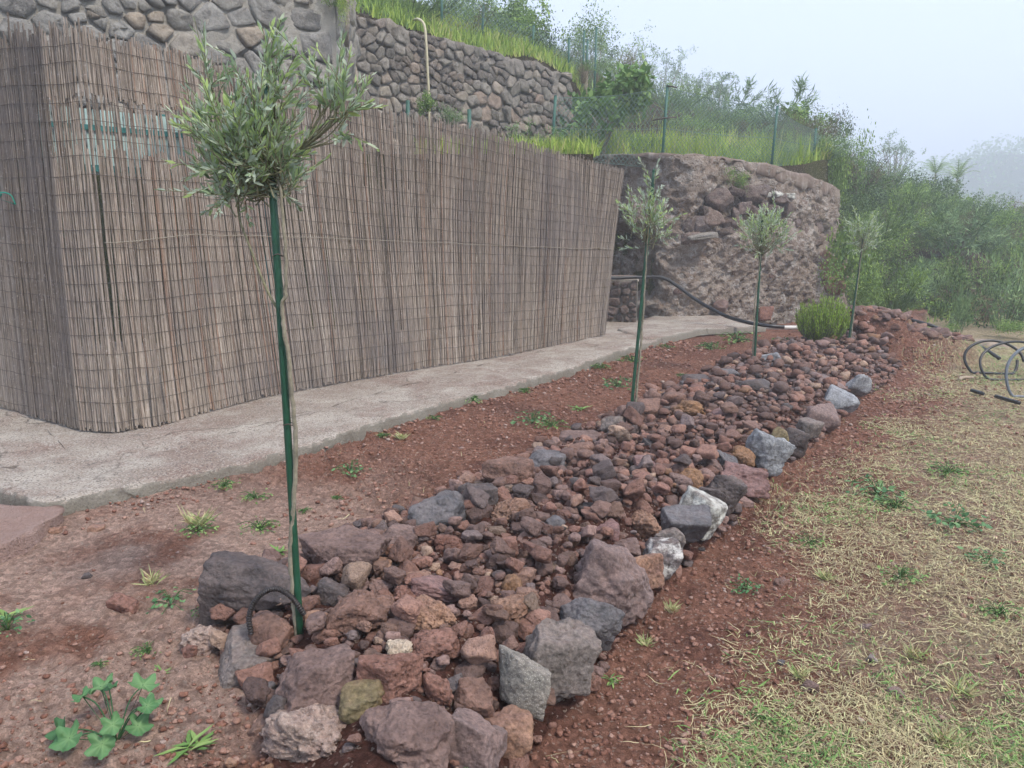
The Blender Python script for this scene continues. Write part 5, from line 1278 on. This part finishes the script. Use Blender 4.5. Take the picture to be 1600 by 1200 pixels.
def hillside():
    pts = []
    cx, cy_ = RG.uniform(7.2, 25, 30000), RG.uniform(13.5, 34, 30000); cz = hill_z(cx, cy_)
    for x, y, zz in zip(cx.tolist(), cy_.tolist(), cz.tolist()):
        if len(pts) >= 285: break
        if x > y * .78 + 1.2: continue
        if x < 9.5 and y < 17.2: continue
        if zz < .1 and y < 15.3: continue
        if x < 8.2 and y < 18.5: continue
        s = rnd.uniform(.45, 1.0) * (.8 + y * .015)
        if any((x - a) ** 2 + (y - b) ** 2 < (.52 * (s + q)) ** 2 for a, b, q in pts): continue
        pts.append((x, y, s))
        n = float(fbm(x * .25, y * .25, 2, 2, 33)) + rnd.gauss(0, .45)
        k = 'dense_dark' if n < -.55 else 'feather_green' if n < -.3 else 'feather_grey' if n < .05 else 'spray_grey' if n < .3 else 'dense_green' if n < .6 else 'broad' if n < .68 else 'dry'
        zone = ('at the foot', 'low on the slope', 'halfway up', 'high on the slope', 'on the ridge')[min(4, int((y - 14) / 3.6))]; side = ('near the rough wall', 'behind the soil mound', 'above the hose coils', 'toward the right edge')[min(3, max(0, int((x / y - .42) / .075)))]
        put_shrub(x, y, s, k, label=KINDS[k][2].replace(' on the foggy hillside', '').replace(' on the hillside', '') + ' ' + zone + ' ' + side, sz=s * rnd.uniform(.7, 1.05))
    print('hillside bushes', len(pts))
    # the slope seen through the wire fence, above the terrace
    pts = []; tries = 0
    while len(pts) < 130 and tries < 20000:
        tries += 1; x = rnd.uniform(-2.5, 11); y = rnd.uniform(16.8, 31)
        if x < 1.4 and y < w2y(x) + 1.6: continue
        if x > 7.2 and y < 24: continue
        s = rnd.uniform(.35, .85)
        if any((x - a) ** 2 + (y - b) ** 2 < (.72 * (s + q)) ** 2 for a, b, q in pts): continue
        pts.append((x, y, s)); n = rnd.random()
        k = 'dense_green' if n < .25 else 'dry' if n < .47 else 'feather_green' if n < .67 else 'dense_dark' if n < .77 else 'feather_grey'
        put_shrub(x, y, s, k, label=KINDS[k][2].replace(' on the foggy hillside', '').replace(' on the hillside', '') + (' just' if y < 20.5 else ' farther' if y < 25 else ' on the skyline') + ' behind the ' + ('thin fence over the stone wall' if x / y < .06 else 'fig tree' if x / y < .17 else 'leaning fence post' if x / y < .3 else 'right end of the wire fence'), group='bushes on the slope behind the wire fence', sz=s * rnd.uniform(.6, .95), name='slope_bush')
hillside()
def cliff_bushes():
    for k, (x, y, z, s, kd) in enumerate([(7.75, 17.2, .1, .62, 'broad'), (7.9, 17.6, .9, .6, 'dense_green'), (8.1, 18.2, 1.6, .62, 'dense_green'), (8.25, 18.8, 2.2, .6, 'dense_dark'), (8.6, 17.9, .5, .7, 'dense_dark'), (8.9, 18.6, 1.1, .75, 'dense_green'), (9.2, 19.4, 1.7, .8, 'feather_green'), (8.5, 19.5, 2.6, .7, 'dense_dark'), (8.5, 17.0, -.05, .6, 'feather_green'), (8.8, 20.2, 2.9, .75, 'dry')]):
        put_shrub(x, y, s, kd, label=('first', 'second', 'third', 'fourth', 'fifth', 'sixth', 'seventh', 'eighth', 'ninth', 'tenth')[k] + ' bush up the bank just right of the rough wall corner', group='bushes on the bank right of the wall corner', z=z, sz=s * 1.1)
cliff_bushes()
def bush_at(u, v, Y, wpx, hpx, kind, label, z=None, name='bush'):
    c = P(u, v, Y); t = np.linalg.norm(c - (0, 0, CAMZ)); s = wpx / FPX * t / 2; sz = hpx / FPX * t / 1.15
    zz = c[2] if z is None else z
    o = link(name, rnd.choice(SH[kind]), None, (c[0], c[1], zz), (0, 0, rnd.uniform(0, 6)), (s, s, sz)); tag(o, label, 'bush'); return o
bush_at(1400, 486, 13.9, 110, 68, 'feather_green', 'bright green feathery bush behind the soil mound')
bush_at(1335, 500, 14.6, 90, 90, 'dense_green', 'light green bush between the rosemary and the wall corner')
bush_at(1318, 455, 15.9, 44, 90, 'broad', 'broad leaved bush growing against the right end of the rough wall')
bush_at(1495, 515, 15.0, 90, 120, 'dense_dark', 'dark bush behind the pale logs')
bush_at(1565, 520, 14.6, 120, 110, 'feather_grey', 'grey green bush at the right edge behind the pale logs')
bush_at(1490, 528, 13.6, 36, 62, 'spray_grey', 'thin pale reeds behind the soil mound')
bush_at(1585, 528, 12.9, 80, 26, 'dense_green', 'low green plants behind the logs at the right edge')
bush_at(1455, 530, 12.9, 60, 24, 'dense_green', 'low green plants at the right foot of the soil mound')
bush_at(1312, 345, 18.2, 70, 130, 'dense_green', 'olive green bush right of the wall corner')
bush_at(1308, 235, 19.5, 60, 66, 'dense_dark', 'dark bush rising right of the end fence post')
bush_at(837, 108, 20.0, 110, 78, 'dense_dark', 'dark green bush above the farther stone wall')
bush_at(800, 100, 20.6, 90, 60, 'broad', 'leafy bush left of the dark bush above the stone wall')
bush_at(760, 60, 22.0, 130, 60, 'feather_green', 'wispy bush at the top of the slope above the stone wall')
bush_at(690, 20, 19.5, 130, 60, 'feather_green', 'bush at the top edge of the picture above the stone wall')
bush_at(600, 5, 17.0, 90, 40, 'dense_green', 'green bush at the very top over the wall corner')
bush_at(835, 240, 13.6, 100, 45, 'feather_grey', 'grey green weeds rising behind the top of the reed screen')
bush_at(700, 195, 13.2, 60, 30, 'feather_grey', 'wispy weeds at the foot of the farther wall')
bush_at(664, 178, 13.0, 30, 26, 'broad', 'small green plant at the foot of the cream hose')
bush_at(920, 85, 24.0, 100, 60, 'dense_green', 'hazy bush behind the tall thin posts')
bush_at(985, 130, 19.0, 60, 50, 'dry', 'reddish dry bush at the end of the farther wall')
bush_at(910, 130, 18.4, 46, 34, 'dry', 'rust coloured dry plant on the end of the farther wall')
# small bush growing from the rough wall
bush_at(1154, 304, 14.62, 44, 40, 'dense_green', 'small green bush growing out of the rough retaining wall', name='wall_bush')
b_ = bush_at(540, 40, 10.25, 26, 62, 'dense_green', 'yellow green plant hanging down the corner of the near stone wall', name='wall_plant'); b_.data = b_.data.copy(); b_.data.materials[0] = M['grass']
b_ = bush_at(522, 8, 10.3, 60, 40, 'feather_green', 'grass tuft at the top corner of the near stone wall', name='wall_plant')

# rosemary
def rosemary():
    c = G(1282, 546, .2); t = np.linalg.norm(c - (0, 0, CAMZ)); R = 41 / FPX * t; H = 84 / FPX * t; r = np.random.default_rng(5)
    root = tag(empty('rosemary_bush', (c[0], c[1], .15)), 'round bright green upright needle leaved bush at the far end of the stone bed', 'bush'); st = Acc(); lf = Acc()
    for k in range(330):
        a = r.uniform(0, 6.283); q = R * .92 * r.random() ** .5; e = np.array((cos(a) * q * 1.0, sin(a) * q * .9, H * (1.0 - .30 * (q / R) ** 2) * r.uniform(.62, 1.08)))
        ln = smooth_line([(cos(a) * q * .08, sin(a) * q * .08, 0), e * (.42, .42, .30), e * (.88, .88, .7), e], 4); V, F = tube(ln, np.linspace(.008, .003, len(ln)), 3, cap=False); st.add(V, F)
        for j in range(46):
            f = .40 + .60 * j / 46; p = ln[min(len(ln) - 1, int(f * (len(ln) - 1)))] + r.normal(size=3) * .008; b = r.uniform(0, 6.283)
            V = leafV(p, np.array((cos(b) * .5, sin(b) * .5, 1.0)), unit(r.normal(size=3)), r.uniform(.03, .055), .0038, .1, 0); lf.add(V[[0, 1, 6, 3]], np.array([(0, 1, 2), (0, 2, 3)]), np.clip(.25 + .6 * (f - .3) + .15 * r.normal(), 0, 1))
    link('stems', st.mesh('stems', M['bark_young']), root)
    o = link('foliage', lf.mesh('foliage', M['rosemary'], False), root); o['kind'] = 'stuff'
rosemary()

# trees on the skyline: trunk, limbs and a crown of leaf clumps
def tree(label, u, vtop, vbase, wpx, Y, mat, seed, leaf=.13, dens=1.0, name='hill_tree', ground=None, low=.35):
    c = P(u, vbase, Y); t = np.linalg.norm(c - (0, 0, CAMZ)); Hh = (vbase - vtop) / FPX * t; R = wpx / FPX * t / 2; r = np.random.default_rng(seed)
    zb = min(c[2], float(hill_z(np.array([c[0]]), np.array([c[1]]))[0])) if ground is None else ground
    root = tag(empty(name, (c[0], c[1], zb)), label, 'tree'); up = c[2] - zb
    tk = Acc(); lf = Acc(); top = np.array((0, 0, up + Hh * .55))
    V, F = tube(smooth_line([(0, 0, -.1), (.05 * R, .03, top[2] * .5), top], 6), np.linspace(.05 + .03 * R, .03, 13), 6); tk.add(V, F)
    for k in range(11):
        a = k * 2.4 + r.normal() * .3; e = np.array((cos(a) * R * r.uniform(.45, .95), sin(a) * R * r.uniform(.4, .9), up + Hh * r.uniform(low, 1.0)))
        s = np.array((0, 0, up * .8 + Hh * r.uniform(.05, .4))); V, F = tube(smooth_line([s, (s + e) / 2 + r.normal(size=3) * .08 * R, e], 4), np.linspace(.035, .012, 9), 5); tk.add(V, F)
        for m in range(int(7 * dens)):
            cc = e + r.normal(size=3) * (R * .20, R * .20, Hh * .11); tt = np.clip(.5 + .2 * r.normal(), 0, 1)
            for j in range(26):
                p = cc + r.normal(size=3) * R * .085; V = leafV(p, r.normal(size=3), unit(r.normal(size=3) * .6 + (0, 0, 1)), leaf * r.uniform(.6, 1.2), leaf * .25, .2, .1); lf.add(V[[0, 1, 6, 3]], np.array([(0, 1, 2), (0, 2, 3)]), np.clip(tt + .12 * r.normal(), 0, 1))
    link('trunk', tk.mesh('trunk', M['bark'], True), root); o = link('crown', lf.mesh('crown', mat, False), root); o['kind'] = 'stuff'
    return root
tree('tallest hazy tree on the skyline behind the wire fence', 1032, 94, 152, 66, 52, M['shrub_grey'], 1)
tree('hazy feathery tree right of the tallest skyline tree', 1086, 118, 165, 60, 54, M['shrub_grey'], 2)
tree('small rounded hazy tree descending the skyline', 1122, 130, 178, 40, 50, M['shrub_grey'], 3)
tree('hazy tree left of the tallest skyline tree', 968, 76, 140, 90, 46, M['shrub_green'], 4)
tree('pale hazy tree near the tall thin fence posts', 925, 66, 120, 70, 42, M['shrub_grey'], 5)
tree('hazy tree alone on the ridge of the bushy hillside', 1398, 221, 268, 54, 56, M['shrub_grey'], 6, dens=.8)
tree('bushy tree at the top above the farther stone wall', 800, 22, 80, 120, 25, M['shrub_green'], 7)
# fig tree by the end of the farther wall
tree('leafy fig tree with broad bright leaves at the end of the farther stone wall', 940, 128, 240, 130, 15.6, M['bright'], 8, .19, 1.1, 'fig_tree', low=.0)
# spiky palm like plants
def spiky(label, u, v, Y, wpx, n, mat, up=.5):
    c = P(u, v, Y); t = np.linalg.norm(c - (0, 0, CAMZ)); R = wpx / FPX * t / 2; r = np.random.default_rng(int(u)); acc = Acc(); zb = min(float(hill_z(np.array([c[0]]), np.array([c[1]]))[0]), c[2] - .1)
    root = tag(empty('spiky_plant', (c[0], c[1], zb)), label, 'plant'); h = c[2] - zb
    V, F = tube([(0, 0, -.05), (0, 0, h)], .06, 8); link('trunk', mesh_np('trunk', V, F, M['bark']), root)
    for k in range(n):
        a = k * 2.4 + r.normal() * .2; el = r.uniform(.0, 1.0); ps = []
        for f in np.linspace(0, 1, 7): ps.append(np.array((cos(a) * R * f * cos(el * .9), sin(a) * R * f * cos(el * .9), h + R * (f * sin(el * 1.2) + up * f - .75 * f * f))))
        ps = np.array(ps); sd = np.array((-sin(a), cos(a), 0)); w = R * .035; Vr = []
        for i, p in enumerate(ps):
            Vr += [p - sd * w * (1 - i / 7), p + sd * w * (1 - i / 7)]
        acc.add(np.array(Vr), np.array([(2 * i, 2 * i + 1, 2 * i + 3, 2 * i + 2) for i in range(6)]), .5)
        for i in range(1, 7):
            for m in (-1, 1):
                for q in (0, .5):
                    p = ps[i] * (1 - q) + ps[i - 1] * q; e = p + sd * m * R * .26 * (1 - .08 * i) + (ps[i] - ps[i - 1]) * .9 + (0, 0, -R * .08)
                    acc.add(np.array([p, p + (ps[i] - ps[i - 1]) * .25, e, e + (0, 0, .003)]), np.array([(0, 1, 2, 3)]), r.uniform(.3, .9))
    link('fronds', acc.mesh('fronds', mat, False), root)
spiky('hazy palm like plant on the skyline right of the fence post', 1242, 184, 48, 44, 20, M['shrub_grey'])
spiky('left spiky palm like plant on the ridge of the hillside', 1462, 272, 48, 44, 12, M['shrub_green'], .95)
spiky('right spiky palm like plant on the ridge with drooping fronds', 1496, 280, 47, 46, 11, M['shrub_green'], .95)
spiky('pale agave like plant at the foot of the skyline trees', 915, 112, 19.5, 40, 14, M['bright'])

# woods on the far hill, one mass in the fog
def far_wood():
    r = np.random.default_rng(3); x, y, h = FAR; sel = np.where((h > 0))[0]; acc_v = []; n = 50000
    i = r.choice(sel, n); px = x[i] + r.uniform(-2.6, 2.6, n); py = y[i] + r.uniform(-2.6, 2.6, n); cl = fbm(px * .11, py * .11, 0, 3, 3); pz = h[i] + r.random(n) ** .6 * (1.2 + 3.2 * ss(-.1, .6, cl))
    D = r.normal(size=(n, 3)); D /= np.linalg.norm(D, axis=1)[:, None]; E = np.cross(D, r.normal(size=(n, 3))); E /= np.linalg.norm(E, axis=1)[:, None]; s = r.uniform(.5, 1.1, n)[:, None]
    C = np.stack([px, py, pz], -1); V = np.stack([C, C + D * s * .5 + E * s * .4, C + D * s, C + D * s * .5 - E * s * .4], 1).reshape(-1, 3)
    F = np.arange(n * 4).reshape(n, 4); tag(link('distant_wood', mesh_np('distant_wood', V, F, M['shrub_grey'], False, {'tint': np.repeat(np.clip(.4 + .3 * cl, 0, 1), 4)})), 'faint wooded hill dissolving in the fog at the right', 'wood', None, 'stuff')
far_wood()
def mid_wood():                           # low growth behind the ridge that fades into the fog
    r = np.random.default_rng(9); n = 14000; x = r.uniform(8, 60, n); y = r.uniform(30, 60, n); z = hill_z(x, y) + np.abs(r.normal(0, .35, n))
    D = r.normal(size=(n, 3)); D /= np.linalg.norm(D, axis=1)[:, None]; E = np.cross(D, r.normal(size=(n, 3))); E /= np.linalg.norm(E, axis=1)[:, None]; s = r.uniform(.2, .5, n)[:, None]
    C = np.stack([x, y, z], -1); V = np.stack([C, C + D * s * .5 + E * s * .25, C + D * s, C + D * s * .5 - E * s * .25], 1).reshape(-1, 3)
    tag(link('far_scrub', mesh_np('far_scrub', V, np.arange(n * 4).reshape(n, 4), M['shrub_green'], False, {'tint': r.uniform(.2, .9, n * 4)})), 'scrub beyond the ridge fading into the fog', 'scrub', None, 'stuff')
mid_wood()
# hut-like pale structure glimpsed on the slope
# ------------------------------------------------------------------ wire fence on the terrace
def fence(label, posts, mesh_h, cell=.085, mesh_on=None, name='wire_fence', fade=None, rad=.0042):
    base = [P(u, v, Y) for (u, v, ut, vt, Y) in posts]; tops = [P(ut, vt, Y + .02) for (u, v, ut, vt, Y) in posts]
    for b in base: b[2] = float(hill_z(np.array([b[0]]), np.array([b[1]]))[0]) - .05
    root = tag(empty(name, base[0]), label, 'fence'); off = base[0]
    for b, tp in zip(base, tops):
        V, F = tube([b, (b + tp) / 2, tp], .026, 8); o = link('post', mesh_np('post', V - off, F, M['post']), root)
        V, F = tube([tp, tp + (0, 0, .012)], [.032, .022], 8); link('post_cap', mesh_np('post_cap', V - off, F, M['post']), root)
    for i in range(len(posts) - 1):
        if mesh_on and not mesh_on[i]: continue
        b0, b1, t0, t1 = base[i] + (0, 0, .06), base[i + 1] + (0, 0, .06), tops[i] - (0, 0, .03), tops[i + 1] - (0, 0, .03)
        L = np.linalg.norm((b1 - b0)[:2]); n = max(3, int(L / cell)); m = int(np.linalg.norm(t0 - b0) / cell); acc = Acc()
        def q(s, t):
            bb = b0 + (b1 - b0) * s; tt = t0 + (t1 - t0) * s; p = bb + (tt - bb) * t; return p + np.array((0, .03 * sin(s * 3.1) * sin(t * 2), -.05 * sin(pi * s) * t))
        for k in range(-m, n + 1):        # both diagonals of the net
            for sg in (1, -1):
                pts = [];
                for j in range(m + 1):
                    s = (k + j) / n if sg == 1 else (k + m - j) / n
                    if 0 <= s <= 1: pts.append(q(s, j / m))
                if len(pts) > 1: V, F = tube(np.array(pts), rad, 3, cap=False); acc.add(V, F)
        for t in (0, .5, 1):
            V, F = tube(np.array([q(s, t) for s in np.linspace(0, 1, 8)]), rad * 1.3, 3, cap=False); acc.add(V, F)
        link('wire_mesh', acc.mesh('wire_mesh', M['wire'], True, off), root)
    return root, off
r_, off_ = fence('green chain link fence with leaning posts along the top of the rough retaining wall', [(862, 232, 868, 150, 14.2), (1034, 238, 1043, 134, 14.75), (1205, 258, 1215, 166, 15.75), (1268, 280, 1275, 201, 17.2), (1283, 275, 1288, 212, 18.6)], 1.2)
for (u0, v0, u1, v1, Y) in ((1043, 135, 1058, 137, 14.75), (1020, 188, 1056, 183, 14.7)):   # rusty brackets of the second post
    V, F = tube([P(u0, v0, Y), P((u0 + u1) / 2, (v0 + v1) / 2 - 1, Y - .02), P(u1, v1, Y)], .014, 6); link('bracket', mesh_np('bracket', V - off_, F, M['wirebrown']), r_)
fence('thin green fence along the top of the farther stone wall', [(690, 40, 690, -30, 16.6), (752, 62, 756, 8, 17.6), (831, 92, 834, 40, 18.6), (888, 108, 889, 60, 19.6), (910, 110, 913, 48, 20.2)], 1, .13, rad=.0048)
fence('pair of tall thin posts with wire netting on the slope', [(916, 112, 918, 62, 20.6), (929, 112, 932, 43, 20.8), (976, 150, 978, 112, 21.6)], 1, .13, mesh_on=[1, 0], rad=.0048)
for (u, v, ut, vt, Y, lab) in ((734, 222, 733, 171, 12.6, 'short green post sticking up behind the reed screen'), (637, 190, 637, 157, 12.4, 'short green post behind the reed screen left of the cream hose')):
    a, b = P(u, v, Y), P(ut, vt, Y); a[2] = 2.9; V, F = tube([a, b], .03, 8); tag(link('fence_post', mesh_np('fence_post', V, F, M['post'])), lab, 'post')

# ------------------------------------------------------------------ haze
def haze():
    me = bpy.data.meshes.new('haze'); bm = bmesh.new(); bmesh.ops.create_cube(bm, size=1); bm.to_mesh(me); bm.free()
    m = bpy.data.materials.new('haze'); m.use_nodes = True; t = m.node_tree; t.nodes.clear(); o = t.nodes.new('ShaderNodeOutputMaterial'); v = t.nodes.new('ShaderNodeVolumePrincipled')
    v.inputs['Color'].default_value = (.89, .94, 1, 1); v.inputs['Density'].default_value = HAZE; v.inputs['Anisotropy'].default_value = .2; t.links.new(v.outputs[0], o.inputs['Volume'])
    me.materials.append(m); ob = link('haze', me, None, (0, 0, 9.8), (0, 0, 0), (1900, 1900, 62)); ob.location.z = -6.5 + 31; tag(ob, 'pale fog filling the valley', 'fog', None, 'stuff')
HAZE = .0052
haze()
print('objects', len(bpy.data.objects), 'tris', sum(len(m.polygons) for m in bpy.data.meshes))
